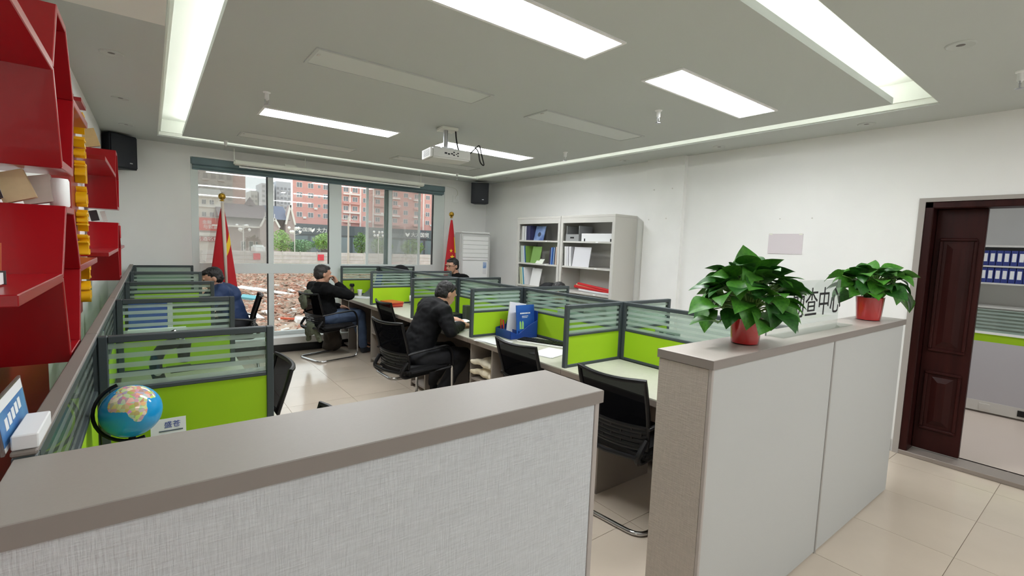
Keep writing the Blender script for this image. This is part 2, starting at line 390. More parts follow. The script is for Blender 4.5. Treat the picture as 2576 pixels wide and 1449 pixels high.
# sprinklers
for (x, y), lb in [((.726, 4.08), 'sprinkler head hanging before the left lit panel'), ((3.15, 2.34), 'sprinkler head hanging below the near right panel'), ((.72, 6.48), 'sprinkler head at the left end of the window cove'), ((3.81, 6.49), 'sprinkler head at the right end of the window cove'), ((3.78, 4.04), 'sprinkler head hanging by the right wall cove'), ((3.92, .49), 'sprinkler head on the near soffit at the picture edge')]:
    t = thing('sprinkler', lb, 'sprinkler', (x, y, ZC), 0, 'ceiling sprinklers')
    MB().lathe([(.028, 0), (.026, -.006), (.016, -.01), (.016, -.05), (.009, -.055), (.009, -.06)], 12).build('cup', WHITEP, t, 'auto')
    m = MB(); m.tube([(.012, 0, -.055), (.014, 0, -.075), (.003, 0, -.09)], .003, 6); m.tube([(-.012, 0, -.055), (-.014, 0, -.075), (-.003, 0, -.09)], .003, 6); m.lathe([(.02, -.092), (.02, -.096), (.004, -.098)], 12)
    m.build('deflector', SILVER, t)

# ------------------------------------------------------------------ window
pl = MB(); pl.box(WX0-.3, XR, 6.99, YB, .105, .20)
struct(tag(pl.build('trim_1', WALL, None, bev=.004)))
struct(MB().box(XL, XR, 6.985, YB, 0, .105).build('baseboard_back', BLACKTILE))
win = struct(bpy.data.objects.new('window_1', None)); col.objects.link(win)
y0, y1 = YB+.01, YB+.075
def fr(name, x0, x1, z0, z1, mat=ALU, a=y0, b=y1): return MB().box(x0, x1, a, b, z0, z1).build(name, mat, win, bev=.003)
fr('left_jamb', WX0, .498, WZ0, WZ1); fr('right_jamb', 3.80, WX1, WZ0, WZ1); fr('bottom_rail', .498, 3.80, WZ0, .253); fr('transom', .498, 3.80, 1.07, 1.207); fr('top_rail', .498, 3.80, 2.42, WZ1)
fr('mullion', 1.287, 1.356, .253, 1.07); fr('mullion', 2.096, 2.273, .253, 2.42, ALU, YB+.004, YB+.08); fr('mullion', 3.02, 3.09, .253, 1.07)
fr('sash_stile', 1.287, 1.356, 1.207, 2.42); fr('sash_stile', 2.655, 2.69, 1.207, 2.42, ALU, YB+.02, YB+.05); fr('sash_stile', 2.955, 3.01, 1.207, 2.42, M('grey_sash', (130, 142, 142), .4), YB+.05, YB+.075); fr('sash_stile', 3.01, 3.07, 1.207, 2.42); fr('sash_stile', 3.53, 3.565, 1.207, 2.42, ALU, YB+.02, YB+.05)
fr('seal', 1.272, 1.287, 1.207, 2.42, DARKSEAL, YB+.02, YB+.06); fr('seal', 3.785, 3.80, 1.207, 2.42, DARKSEAL, YB+.02, YB+.06); fr('seal', 2.084, 2.096, .253, 1.07, DARKSEAL, YB+.02, YB+.06); fr('seal', 2.086, 2.096, 1.207, 2.42, DARKSEAL, YB+.02, YB+.06); fr('seal', 1.275, 1.287, .253, 1.07, DARKSEAL, YB+.02, YB+.06)
for i, (a, b, z0, z1) in enumerate([(.498, 1.287, 1.207, 2.42), (1.356, 2.096, 1.207, 2.42), (2.273, 2.97, 1.207, 2.42), (2.98, 3.80, 1.207, 2.42), (.498, 1.287, .253, 1.07), (1.356, 2.096, .253, 1.07), (2.273, 3.02, .253, 1.07), (3.09, 3.80, .253, 1.07)]):
    MB().box(a, b, YB+.038, YB+.042, z0, z1).build('pane', GLASS, win)
for a, b in ((.498, 1.272), (2.69, 2.955), (3.07, 3.53)):
    MB().box(a, b, YB+.056, YB+.0575, 1.207, 2.42).build('insect_screen', SCREEN, win)
# teal roller blind box with its slat bundle
t = thing('roller_blind', 'rolled up teal grey roller blind box above the window', 'blind', (0, 0, 0))
MB().box(WX0+.004, WX1-.004, YB-.012, YB+.06, 2.435, 2.527).build('head_box', TEAL, t, bev=.01, seg=2)
m = MB(); m.tube([(WX0+.02, YB+.0, 2.415), (WX1-.03, YB+.0, 2.415)], .024, 10); m.build('rolled_blind', TEAL, t, 'auto')
MB().box(WX0+.02, WX1-.05, YB-.004, YB+.006, 2.375, 2.392).build('bottom_bar', TEAL, t, bev=.003)

# projection screen hung from the soffit
t = thing('projection_screen', 'retracted white projector screen case hung above the window', 'projector screen', (0, 6.95, 0))
m = MB().box(.857, 3.47, -.045, .045, 2.455, 2.512); m.build('case', CREAMP, t, bev=.012, seg=2)
MB().tube([(.915, -.01, 2.437), (3.405, -.01, 2.437)], .011, 8).build('bottom_tube', WHITEP, t, 'auto')
MB().box(.93, 3.39, -.006, .006, 2.437, 2.46).build('fabric_edge', DARKSEAL, t)
for x in (.86, 1.7, 3.42):
    MB().box(x, x+.008, -.004, .004, 2.51, ZC-.002).build('hanger', CREAMP, t)
MB().box(1.45, 1.6, .02, .05, 2.512, 2.545).build('control_box', CREAMP, t)
m = MB(); m.tube(arc([((3.47, 0, 2.5), 0), ((3.8, .2, 2.56), .1), ((4.22, .235, 2.52), .08), ((4.25, .24, 2.42), .05), ((4.19, .24, 2.37), .04), ((4.2, .24, 2.34), 0)]), .004, 6)
m.build('cable', CREAMP, t, 'auto')
tag(MB().box(4.15, 4.27, YB-.012, YB, 2.28, 2.40).build('wall_socket', WHITEP, None, bev=.004), 'white wall socket beside the window top, fed by a cable', 'socket')

# ------------------------------------------------------------------ doorway and next room
door = struct(bpy.data.objects.new('door_1', None)); col.objects.link(door)
GREYT = M('grey_casing', (158, 152, 146), .5)
m = MB(); m.box(XR-.012, XR, DY1-.005, DY1+.035, 0, DZ+.03); m.box(XR-.012, XR, DY0-.035, DY1-.005, DZ, DZ+.03); m.build('casing', GREYT, door)
m = MB(); m.box(XR, XR+.2, DY1-.055, DY1, 0, DZ); m.box(XR, XR+.2, DY0, DY0+.05, 0, DZ); m.box(XR, XR+.2, DY0, DY1, DZ-.05, DZ); m.build('door_frame', BROWN, door, bev=.006)
lf = MB().box(XR+.125, XR+.17, .70, DY1-.055, .05, DZ-.05).build('door_leaf', BROWN, door, bev=.005)
def moulding(y0, y1, z0, z1):
    m = MB(); w_ = .022; x0, x1 = XR+.108, XR+.125
    for a in ((y0, y1, z0, z0+w_), (y0, y1, z1-w_, z1), (y0, y0+w_, z0+w_, z1-w_), (y1-w_, y1, z0+w_, z1-w_)): m.box(x0, x1, *a)
    m.build('panel_moulding', BROWN, lf, bev=.006)
    c = MB(); a, b = .045, .085
    P = [(y0+a, z0+a), (y1-a, z0+a), (y1-a, z1-a), (y0+a, z1-a)]; Q = [(y0+b, z0+b), (y1-b, z0+b), (y1-b, z1-b), (y0+b, z1-b)]
    c.add([(x1+.0, *p) for p in P]+[(x0, *q) for q in Q], [(4, 5, 6, 7)]+[(i, (i+1) % 4, 4+(i+1) % 4, 4+i) for i in range(4)])
    c.build('raised_panel', BROWN, lf)
moulding(.735, .955, .86, 1.76); moulding(.735, .955, .22, .70)
MB().box(XR-.01, XR+.2, DY0, DY1, 0, .035).build('threshold', M('threshold_stone', (140, 130, 122), .35), door, bev=.004)
# room beyond
fo = struct(MB().box(XR+.2, 9.4, -3.2, 3.2, -.06, 0).build('floor', M('next_room_floor', (200, 186, 174), .25)))
n2 = MB(); n2.box(9.2, 9.4, -3.2, 3.2, 0, 2.9); n2.box(XR+.2, 9.4, 3.0, 3.2, 0, 2.9); n2.box(XR+.2, 9.4, -3.2, -3.0, 0, 2.9)
struct(n2.build('wall_next_room', WALL)); struct(MB().box(XR+.2, 9.4, -3.2, 3.2, 2.7, 2.9).build('ceiling', CEIL))
t = thing('ceiling_panel_light', 'lit ceiling panel of the room beyond the doorway', 'ceiling light', (6.55, .3, 2.7), PI/2, 'ceiling panel lights')
MB().box(-.6, .6, -.15, .15, -.006, 0).build('diffuser', PANELM, t); m = MB(); m.box(-.62, .62, -.17, -.15, -.01, 0); m.box(-.62, .62, .15, .17, -.01, 0); m.build('frame', WHITEP, t)
t = thing('office_screen', 'grey cubicle screen with lime stripe seen through the doorway', 'partition', (6.96, 0, 0))
MB().box(0, .04, -2.0, 1.5, .13, .76).build('grey_panel', M('grey_cloth', (186, 184, 188), .85), t); MB().box(-.004, .044, -2.0, 1.5, .02, .13).build('base_rail', GREYST, t)
MB().box(0, .04, -2.0, 1.5, .76, .84).build('lime_stripe', GREEN, t); MB().box(-.004, .044, -2.0, 1.5, .84, .865).build('cap_rail', WHITEP, t)
for yy in (.83, .55): MB().box(-.012, -.004, yy-.04, yy+.04, .045, .105).build('floor_socket', BLACK if yy < .7 else GREYST, t)
MB().box(.0, .02, -2.0, 1.5, .865, 1.1).build('glass', FROST, t)
t = thing('desk', 'white desk behind the cubicle screen beyond the doorway', 'desk', (7.35, .3, 0))
MB().box(-.34, .34, -1.6, 1.2, .72, .75).build('desktop', WHITEP, t); MB().box(-.3, .3, -1.6, -1.56, 0, .72).build('leg', GREYST, t); MB().box(-.3, .3, 1.16, 1.2, 0, .72).build('leg', GREYST, t)
for i in range(5):
    o = MB().box(-.15, .15, -.1, .1, 0, .012).build('paper_stack', PAPER if i % 2 else M('tray_dark', (60, 58, 55), .5)); o.location = (7.3, .78-.02*i, .75+.012*i); o.rotation_euler.z = .2*i
    tag(o, ['flat folder', 'sheaf of paper', 'file', 'loose sheets', 'thin folder'][i]+' piled on the desk beyond the doorway, '+['lowest', 'second', 'third', 'fourth', 'topmost'][i]+' of the pile', 'papers', 'papers on the next room desk')
t = thing('office_shelf', 'grey shelf unit holding blue binders beyond the doorway', 'shelf', (8.45, .4, 0))
for zz in (.3, .7, 1.05, 1.345, 1.555, 1.80): MB().box(-.2, .2, -1.6, 1.0, zz-.02, zz).build('shelf_board', GREYST, t)
for yy in (-1.62, -.3, 1.0): MB().box(-.2, .2, yy-.02, yy, 0, 1.82).build('upright', GREYST, t)
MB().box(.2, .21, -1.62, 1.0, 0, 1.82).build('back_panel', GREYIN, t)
BN = M('blue_binder', (32, 48, 120), .5)
bd = MB().box(-.11, .11, -.028, .028, 0, .185).mesh('binder', BN); bl = MB().box(-.1115, -.11, -.018, .018, .05, .15).mesh('spine_label', PAPER)
ORD = 'first second third fourth fifth sixth seventh eighth ninth tenth eleventh twelfth thirteenth fourteenth fifteenth sixteenth seventeenth'.split()
for zz, rn in ((1.555, 'upper'), (1.345, 'lower')):
    for i in range(17):
        yy = 1.33-.062*i-random.random()*.004
        if yy < .30: break
        o = ob('ring_binder', bd, None, (8.38, yy, zz)); tag(o, f'blue ring binder beyond the doorway, {ORD[i]} from the door leaf in the {rn} row', 'binder', f'blue binders, {rn} row')
        ob('spine_label', bl, o)
# ------------------------------------------------------------------ front counters
EDGEB = M('counter_edge_band', (134, 126, 121), .45)
t = thing('reception_counter', 'near grey counter with woven fabric front, left of the gap', 'counter', (0, 0, 0))
MB().box(-.19, .985, .855, 1.10, 1.15, 1.185).build('countertop', CTOP, t, bev=.0015)
MB().box(-.19, .985, .8535, .8552, 1.1505, 1.184).build('edge_band', EDGEB, t)
MB().box(-.183, .972, .87, 1.092, 0, 1.15).build('carcass', CTRIM, t)
MB().box(-.183, .958, .862, .87, .02, 1.147).build('fabric_front', FAB, t)
MB().box(.961, .979, .861, .88, 0, 1.15).build('edge_trim', CTRIM, t, bev=.002)
t = thing('reception_counter', 'far grey counter carrying two pothos plants, right of the gap', 'counter', (0, 0, 0))
MB().box(1.609, 3.985, .889, 1.127, 1.15, 1.185).build('countertop', M('counter_top_taupe', (182, 174, 166), .35, var=.03, vscale=160), t, bev=.0015)
MB().box(1.6075, 3.985, .8875, .8892, 1.1505, 1.184).build('edge_band', EDGEB, t); MB().box(1.6075, 1.6092, .8892, 1.127, 1.1505, 1.184).build('edge_band', EDGEB, t)
MB().box(1.622, 3.972, .905, 1.118, 0, 1.15).build('carcass', CTRIM, t)
MB().box(1.613, 1.622, .908, 1.12, 0, 1.147).build('end_panel', FABE, t)
MB().box(1.613, 1.628, .894, .908, 0, 1.15).build('corner_trim', CTRIM, t, bev=.002)
MB().box(1.631, 2.772, .897, .905, .01, 1.147).build('front_panel', FABS, t); MB().box(2.794, 3.968, .897, .905, .01, 1.147).build('front_panel', FABS, t)
MB().box(2.774, 2.792, .894, .905, 0, 1.15).build('divider_trim', M('divider_grey', (150, 148, 144), .4), t, bev=.002)

# ------------------------------------------------------------------ desk partitions
PB_ = {}
def partition(p, q, label, group, cap=False, cat='partition'):
    """screen standing on the desks from p to q (x, y)"""
    ln = round(math.hypot(q[0]-p[0], q[1]-p[1]), 3); key = (ln, cap)
    if key not in PB_:
        h, k = .435, .028; d = {}
        d['post'] = MB().box(0, k, -.016, .016, 0, h).mesh('post', SLATE, bev=.003)
        d['top_rail'] = MB().box(k, ln-k, -.016, .016, h-.026, h).mesh('top_rail', SLATE, bev=.003)
        d['middle_rail'] = MB().box(k, ln-k, -.014, .014, .218, .236).mesh('middle_rail', SLATE, bev=.003)
        d['bottom_rail'] = MB().box(k, ln-k, -.014, .014, 0, .022).mesh('bottom_rail', SLATE, bev=.003)
        d['glass_pane'] = MB().box(k, ln-k, -.003, .003, .236, h-.026).mesh('glass_pane', FROST)
        d['green_panel'] = MB().box(k, ln-k, -.010, .010, .022, .218).mesh('green_panel', GREEN)
        if cap: d['cap_rail'] = MB().box(0, ln, -.017, .017, h, h+.010).mesh('cap_rail', CAPB, bev=.003)
        PB_[key] = d
    t = thing('desk_partition', label, cat, (p[0], p[1], .75), math.atan2(q[1]-p[1], q[0]-p[0]), group)
    for n, me in PB_[key].items():
        ob(n, me, t)
        if n == 'post': ob('post', me, t, (ln-.028, 0, 0))
    return t
YR = [2.315, 3.515, 4.715, 5.915, 7.115]; YLp = [2.265, 3.465, 4.665, 5.865, 7.065]
XS = 2.83; nth = ['first', 'second', 'third', 'fourth', 'fifth']
for i, y in enumerate(YR):
    e = y-.018
    partition((2.238, y), (XS-.016, y), f'short lime and glass cross partition, {nth[i]} back from the counter, chair side of the island', 'cross partitions, chair side')
    partition((XS+.016, y), (3.42, y), f'short lime and glass cross partition, {nth[i]} back from the counter, cabinet side of the island', 'cross partitions, cabinet side')
    s = 1.135 if i == 0 else YR[i-1]
    partition((XS, s+.016 if i else s), (XS, y-.016), f'lengthwise lime and glass partition of the desk island, {nth[i]} section from the counter', 'lengthwise partitions of the desk island')
    MB().box(XS-.016, XS+.016, y-.016, y+.016, .75, 1.185).build('corner_post', SLATE)
for o in [o for o in bpy.data.objects if o.name.startswith('corner_post')]:
    i = min(range(5), key=lambda k: abs(YR[k]-(o.data.vertices[0].co.y)))
    tag(o, f'dark slate corner post joining the {nth[i]} partitions of the desk island', 'post', 'partition corner posts')
for i, y in enumerate(YLp):
    partition((-.161, y), (.42, y), f'lime and striped glass cross partition by the left wall, {nth[i]} back from the counter', 'cross partitions by the left wall')
    s = 1.105 if i == 0 else YLp[i-1]+.017
    partition((-.178, s), (-.178, y+.016), f'lengthwise glass partition with taupe cap along the left wall, {nth[i]} from the counter', 'lengthwise partitions by the left wall', True)

# ------------------------------------------------------------------ desks
def desk(xu, s, y0, y1, label, group, shelf_far=True):
    """xu: user edge x, s: +1 if the desk extends to +x"""
    t = thing('desk', label, 'desk', (xu, y0, 0), 0, group); D = .592; ln = y1-y0-.004
    X = lambda a: s*a
    MB().box(X(0), X(D), 0, ln, .742, .75).build('worktop', DESKTOP, t)
    MB().box(X(0), X(D), 0, ln, .708, .742).build('edge_band', DESKEDGE, t)
    MB().box(X(D-.03), X(D-.012), .02, ln-.02, .25, .708).build('modesty_panel', DESKBODY, t)
    MB().box(X(.06), X(D-.03), .002, .02, 0, .708).build('side_panel', DESKBODY, t)
    a, b = ln-.345, ln-.002
    MB().box(X(.03), X(D-.03), a, a+.018, 0, .708).build('pedestal_side', DESKBODY, t); MB().box(X(.03), X(D-.03), b-.018, b, 0, .708).build('pedestal_side', DESKBODY, t)
    for z in (.06, .40): MB().box(X(.035), X(D-.03), a+.018, b-.018, z-.018, z).build('pedestal_shelf', DESKBODY, t)
    return t
bay = ['by the counter', 'with the blue file box', 'where the man in black jacket writes', 'with the red books', 'by the window']
ys = [1.135]+YR
for i in range(5):
    desk(2.215, 1, ys[i], ys[i+1], 'taupe edged desk on the chair side, '+bay[i], 'desks, chair side of the island')
    desk(3.445, -1, ys[i], ys[i+1], f'taupe edged desk on the cabinet side of the island, {nth[i]} back from the counter', 'desks, cabinet side of the island')
yl = [1.105]+YLp
bl_ = ['with the globe, behind the near counter', 'with the microscope', 'with the blue board', 'next but one to the window', 'of the person in navy blue']
for i in range(5): desk(.448, -1, yl[i], yl[i+1], 'taupe edged desk along the left wall, '+bl_[i], 'desks along the left wall')

# ------------------------------------------------------------------ chairs
def back(u, v, off=0):
    y = u*(.222-.02*(1-v)**2); z = .47+.398*v+.012*u*u*v
    x = -.235-.095*v+.025*math.sin(PI*v)*(1-v)+.042*u*u
    return Vector((x-off, y, z))
def make_chair():
    t = thing('office_chair', 'chair', 'chair')
    P = [back(-1, k/8) for k in range(9)]+[back(-1+2*k/10, 1) for k in range(1, 10)]+[back(1, 1-k/8) for k in range(9)]+[back(1-2*k/10, 0) for k in range(1, 10)]
    MB().tube(P, .013, 8, True).build('back_frame', BLACK, t, 'auto')
    m = MB().grid(lambda a, b: back(-.97+1.94*a, .3+.69*b), 10, 8); m.build('back_mesh', MESHM, t, True)
    for r, v in enumerate((.04, .11, .18, .25, .31)):
        MB().tube([back(-.97+1.94*k/10, v, .004) for k in range(11)], .0085, 6, flat=1.6).build('lumbar_slat', BLACK, t, 'auto')
    c = MB()
    for r, v in enumerate((.075, .145, .215, .28)):
        for u in ((-.6, 0, .6) if r % 2 else (-.85, -.3, .3, .85)): c.tube([back(u, v-.035, .004), back(u, v+.035, .004)], .008, 6)
    tag(c.build('lumbar_webs', BLACK, t), kind='stuff')
    m = MB()
    for s in (-1, 1): m.tube(arc([((-.215, s*.21, .53), 0), ((-.29, s*.2, .44), .05), ((-.22, s*.17, .385), .04), ((.05, s*.17, .39), 0)]), .017, 8)
    m.tube([(-.275, -.2, .44), (-.3, 0, .435), (-.275, .2, .44)], .014, 8); m.build('back_bracket', BLACK, t, 'auto')
    m = MB().box(-.22, .25, -.235, .235, .40, .475); m.build('seat', SEATF, t, 'auto', bev=.03, seg=3)
    for s in (-1, 1):
        MB().tube(arc([((-.225, s*.222, .60), 0), ((-.1, s*.26, .625), .06), ((.2, s*.265, .64), .05), ((.252, s*.265, .56), .05), ((.256, s*.265, .43), 0)]), .016, 8, flat=.7).build('armrest', BLACK, t, 'auto')
        MB().tube([(.1, s*.2, .40), (.256, s*.262, .43)], .012, 6).build('seat_bracket', BLACK, t)
    path = arc([((.256, -.265, .44), 0), ((.265, -.265, .014), .09), ((-.275, -.245, .014), .09), ((-.275, .245, .014), .09), ((.265, .265, .014), .09), ((.256, .265, .44), 0)], 8)
    MB().tube(path, .0135, 10).build('sled_base', CHROME, t, 'auto')
    return t
MESHM = thin_glass('black_chair_mesh', (255, 255, 255), 0, veil=.965, veil_rgb=(14, 14, 16))
chair0 = make_chair(); n_ch = 0
def chair(x, y, deg, label):
    global n_ch
    c = chair0 if n_ch == 0 else copy_tree(chair0); n_ch += 1
    c.location = (x, y, 0); c.rotation_euler = (0, 0, math.radians(deg))
    tag(c, label, 'chair', 'black mesh office chairs'); return c
chair(2.34, 1.77, 6, 'black mesh cantilever chair in the gap between the two grey counters')
chair(2.37, 2.67, 2, 'empty black mesh chair before the desk with the blue file box')
chair(1.92, 3.99, 12, 'black mesh chair the man in black jacket sits on')
chair(2.42, 5.23, 0, 'empty black mesh chair pushed in before the stack of red books')
chair(1.87, 6.43, 16, 'black mesh chair by the window, man with hand at face sits on it')
chair(.27, 1.80, 180, 'black mesh chair whose top just shows above the near counter')
chair(.29, 2.85, 178, 'black mesh chair pushed in at the microscope desk by the left wall')
chair(.74, 6.38, 172, 'black mesh chair behind the person in navy blue')
chair(3.86, 6.42, 180, 'black mesh chair of the man with glasses by the window')
chair(3.80, 4.15, 180, 'black mesh chair beside the steel cabinets, person bent over the desk')

# ------------------------------------------------------------------ steel cabinets on the right wall
def cabinet(y0, y1, label):
    t = thing('steel_cabinet', label, 'cabinet', (4.43, y0, 0), 0, 'grey steel cabinets'); W = y1-y0; D = .41; k = .045
    for a in (0, W-k): MB().box(0, .02, a, a+k, 0, 1.97).build('front_stile', GREYST, t)
    for a in (0, W-.012): MB().box(.02, D, a, a+.012, .08, 1.97).build('side_panel', GREYST, t)
    MB().box(0, D, 0, W, 1.97, 2.002).build('top_panel', GREYST, t, bev=.003); MB().box(0, .02, k, W-k, 1.905, 1.97).build('header', GREYST, t); MB().box(.02, D, 0, W, 0, .08).build('plinth', GREYST, t)
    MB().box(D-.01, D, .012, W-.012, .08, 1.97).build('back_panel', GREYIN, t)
    for z in (.35, .68, 1.005, 1.335, 1.668):
        s = MB().box(.01, D-.012, .013, W-.013, z-.022, z).build('shelf_board', GREYST, t)
        MB().box(.006, .01, W*.28, W*.28+.04, z-.018, z-.004).build('label_clip', WHITEP, s)
    m = MB()
    for q in range(18): m.box(.022, .024, W-k-.001, W-k, .3+q*.09, .33+q*.09)
    m.build('slotted_strip', DARKSEAL, t)
cabinet(4.765, 5.715, 'open grey steel shelf cabinet, the one nearer the window'); cabinet(3.81, 4.757, 'open grey steel shelf cabinet, the one beside the pillar')
def book(x, y, z, d, th, h, rgb, label, tilt=0, group=None, rough=.5):
    """book standing with its spine to -x; th along y"""
    nm = 'cover_%d_%d_%d' % rgb; m = bpy.data.materials.get(nm) or M(nm, rgb, rough)
    t = thing('book', label, 'book', (x, y, z), 0, group); t.rotation_euler = (math.radians(tilt), 0, 0)
    c = MB(); c.box(0, .003, -th/2, th/2, 0, h); c.box(0, d, -th/2, -th/2+.002, 0, h); c.box(0, d, th/2-.002, th/2, 0, h); c.build('cover', m, t)
    MB().box(.003, d-.004, -th/2+.002, th/2-.002, .003, h-.003).build('pages', PAPER, t)
    return t
def row(yst, z, items, where, x=4.47):
    y = yst
    for i, (th, h, rgb, tilt, nm) in enumerate(items):
        book(x+random.random()*.01, y-th/2, z, .2, th, h, rgb, nm+' '+where, tilt, 'books in the steel cabinets'); y -= th+.003
row(5.655, 1.668, [(.03, .21, (225, 225, 225), 0, 'white folder at the window end'), (.03, .212, (232, 232, 230), 0, 'white folder second from the window end'), (.035, .21, (225, 226, 230), 0, 'white folder third from the window end'), (.03, .215, (50, 52, 90), 0, 'navy book beside the white folders'), (.028, .215, (60, 60, 100), 0, 'second navy book'), (.03, .215, (56, 58, 96), 0, 'third navy book')], 'on the top shelf of the window side cabinet')
def leaning(name, label, x, y, z, w_, h, rgb, tilt, cat='booklet', mat=None, th=.008):
    t = thing(name, label, cat, (x, y, z)); t.rotation_euler = (0, math.radians(tilt), 0)
    MB().box(0, th, -w_/2, w_/2, 0, h).build('cover', mat or M('lean_%d_%d_%d' % rgb, rgb, .45), t); return t
t = leaning('booklet', 'blue booklet with round emblem leaning on the top shelf of the window side cabinet', 4.5, 5.30, 1.668, .21, .215, (90, 130, 190), 14, mat=M('blue_emblem_cover', (150, 175, 215), .4, rgb2=(40, 70, 140), vscale=6))
m = MB(); m.lathe([(.022, 0), (.034, 0), (.034, .002), (.022, .002)], 16); e = m.build('emblem', M('emblem_grey', (60, 70, 90), .4), t); e.rotation_euler = (0, -PI/2, 0); e.location = (-.0005, 0, .09)
row(5.645, 1.335, [(.025, .25, (196, 214, 200), -6, 'pale green folder leaning'), (.025, .25, (214, 224, 214), -6, 'second pale green folder leaning'), (.03, .25, (222, 228, 232), -6, 'pale white folder leaning'), (.014, .25, (60, 110, 180), -6, 'thin blue book leaning'), (.02, .25, (120, 160, 70), -6, 'thick green book leaning')], 'on the middle shelf of the window side cabinet')
leaning('booklet', 'green booklet with curled corner leaning on the middle shelf of the window side cabinet', 4.48, 5.34, 1.335, .2, .25, (120, 160, 80), 12)
leaning('leaflet', 'pale leaflet fallen at the foot of the green booklet', 4.46, 5.22, 1.335, .16, .08, (222, 228, 214), 35, 'leaflet', th=.004)
row(5.02, 1.335, [(.02, .235, (70, 56, 80), 3, 'dark purple book'), (.022, .24, (130, 160, 205), 3, 'pale blue book'), (.025, .24, (40, 90, 170), 3, 'bright blue book'), (.022, .24, (150, 180, 210), 3, 'light steel blue book'), (.022, .245, (36, 44, 80), 3, 'dark navy book'), (.03, .25, (196, 178, 160), 3, 'beige book')], 'at the right end of the window side cabinet middle shelf')
row(5.645, 1.005, [(.03, .26, (206, 214, 176), -9, 'yellow green folder leaning'), (.03, .26, (214, 220, 186), -9, 'second yellow green folder leaning'), (.022, .26, (90, 170, 205), -9, 'sky blue book leaning'), (.03, .26, (235, 235, 235), -9, 'white book leaning')], 'on the lower shelf of the window side cabinet')
leaning('booklet', 'white report leaning on the lower shelf of the window side cabinet', 4.48, 5.33, 1.005, .21, .26, (228, 228, 226), 12)
t = thing('file_tray', 'grey file box with finger slot on the top shelf of the pillar side cabinet', 'file box', (4.46, 4.56, 1.668))
m = MB(); m.box(0, .01, -.12, .12, 0, .09); m.box(.01, .26, -.12, -.11, 0, .2); m.box(.01, .26, .11, .12, 0, .2); m.box(.25, .26, -.11, .11, 0, .2); m.box(.01, .25, -.11, .11, 0, .01); m.build('box', M('file_box_grey', (150, 152, 152), .5), t)
MB().box(-.002, 0, -.035, .035, .035, .055).build('finger_slot', BLACK, t)
t = thing('carton', 'long white box on the top shelf of the pillar side cabinet', 'box', (4.46, 4.12, 1.668)); MB().box(0, .2, -.27, .27, 0, .10).build('body', PAPER, t, bev=.003)
for yy in (-.24, .2): MB().box(-.002, 0, yy, yy+.02, 0, .035).build('tab', BLACK, t)
row(4.70, 1.335, [(.04, .26, (226, 226, 226), -3, 'thick white report nearest the centre stile'), (.04, .26, (216, 216, 218), -3, 'second thick white report'), (.04, .26, (228, 228, 228), -3, 'third thick white report'), (.012, .26, (200, 200, 205), -3, 'thin grey report')], 'on the middle shelf of the pillar side cabinet')
leaning('booklet', 'white report with printed title leaning on the middle shelf of the pillar side cabinet', 4.47, 4.40, 1.335, .3, .26, (214, 214, 218), 9)
for i, (rgb, r, zz, lb) in enumerate([((190, 30, 34), .022, .06, 'red paper roll with white end'), ((200, 170, 130), .014, .085, 'thin tan paper roll'), ((196, 34, 40), .02, .10, 'second red paper roll'), ((225, 225, 228), .024, .024, 'white paper roll')]):
    m = MB(); m.tube([(4.55, 4.55-.03*i, 1.005+zz), (4.46, 3.86, 1.005+zz*.55+r*.4)], r, 10)
    tag(m.build('paper_roll', M('roll_%d' % i, rgb, .5), None, 'auto'), lb+' lying on the lower shelf of the pillar side cabinet', 'paper roll', 'paper rolls')

# ------------------------------------------------------------------ air conditioner, speakers, projector, flags
t = thing('air_conditioner', 'white floor standing air conditioner in the corner by the window', 'air conditioner', (4.36, 6.86, 0), math.radians(-12))
MB().box(-.27, .27, -.16, .17, 0, 1.76).build('cabinet', M('ac_side_grey', (205, 206, 204), .4), t, 'auto', bev=.02, seg=2)
MB().box(-.225, .225, -.172, -.16, .06, 1.30).build('front_panel', WHITEP, t, bev=.006); MB().box(-.225, .225, -.176, -.16, 1.31, 1.35).build('handle_bar', M('ac_white_gloss', (245, 245, 245), .2), t, bev=.006)
for q in range(5): MB().box(-.225, .225, -.17, -.16, 1.36+q*.07, 1.425+q*.07).build('louver', WHITEP, t, bev=.004)
MB().box(-.25, .25, -.168, .16, 1.755, 1.785).build('top_cap', M('ac_cap', (240, 241, 240), .25), t, bev=.008)
MB().box(.14, .2, -.175, -.172, 1.18, 1.285).build('energy_label', M('energy_label_blue', (190, 205, 225), .5, rgb2=(60, 120, 190), vscale=20), t); MB().box(.14, .2, -.175, -.172, 1.08, 1.17).build('sticker', PAPER, t)
def speaker(x, y, deg, label, w_=.3, h=.35, tilt=8):
    t = thing('wall_speaker', label, 'speaker', (x, y, 2.27), math.radians(deg), 'corner speakers')
    b = MB(); b.prism([(-w_/2, 0), (w_/2, 0), (w_/2*.62, .2), (-w_/2*.62, .2)], 'z', 0, h); o = b.build('cabinet', M('speaker_black', (28, 31, 40), .6) if 'speaker_black' not in bpy.data.materials else bpy.data.materials['speaker_black'], t, bev=.006)
    g = MB().grid(lambda a, c: (-w_/2*.94+w_*.94*a, -.012-.02*math.sin(PI*a), .015+(h-.03)*c), 8, 2); g.build('grille', o.data.materials[0], t, True)
    MB().box(-.025, .025, .19, .30, h*.4, h*.6).build('bracket', BLACK, t); MB().box(.04, .07, -.034, -.03, .06, .07).build('badge', SILVER, t)
speaker(4.47, 6.84, -35, 'dark speaker in the ceiling corner above the air conditioner'); speaker(-.21, 6.93, 40, 'dark speaker in the left ceiling corner beyond the red shelves', .3, .37)
t = thing('projector', 'white ceiling projector with hanging black cable', 'projector', (2.26, 4.05, 0), math.radians(-8))
MB().box(-.19, .19, -.13, .13, 2.35, 2.445).build('body', M('projector_white', (215, 216, 212), .45), t, 'auto', bev=.012, seg=2)
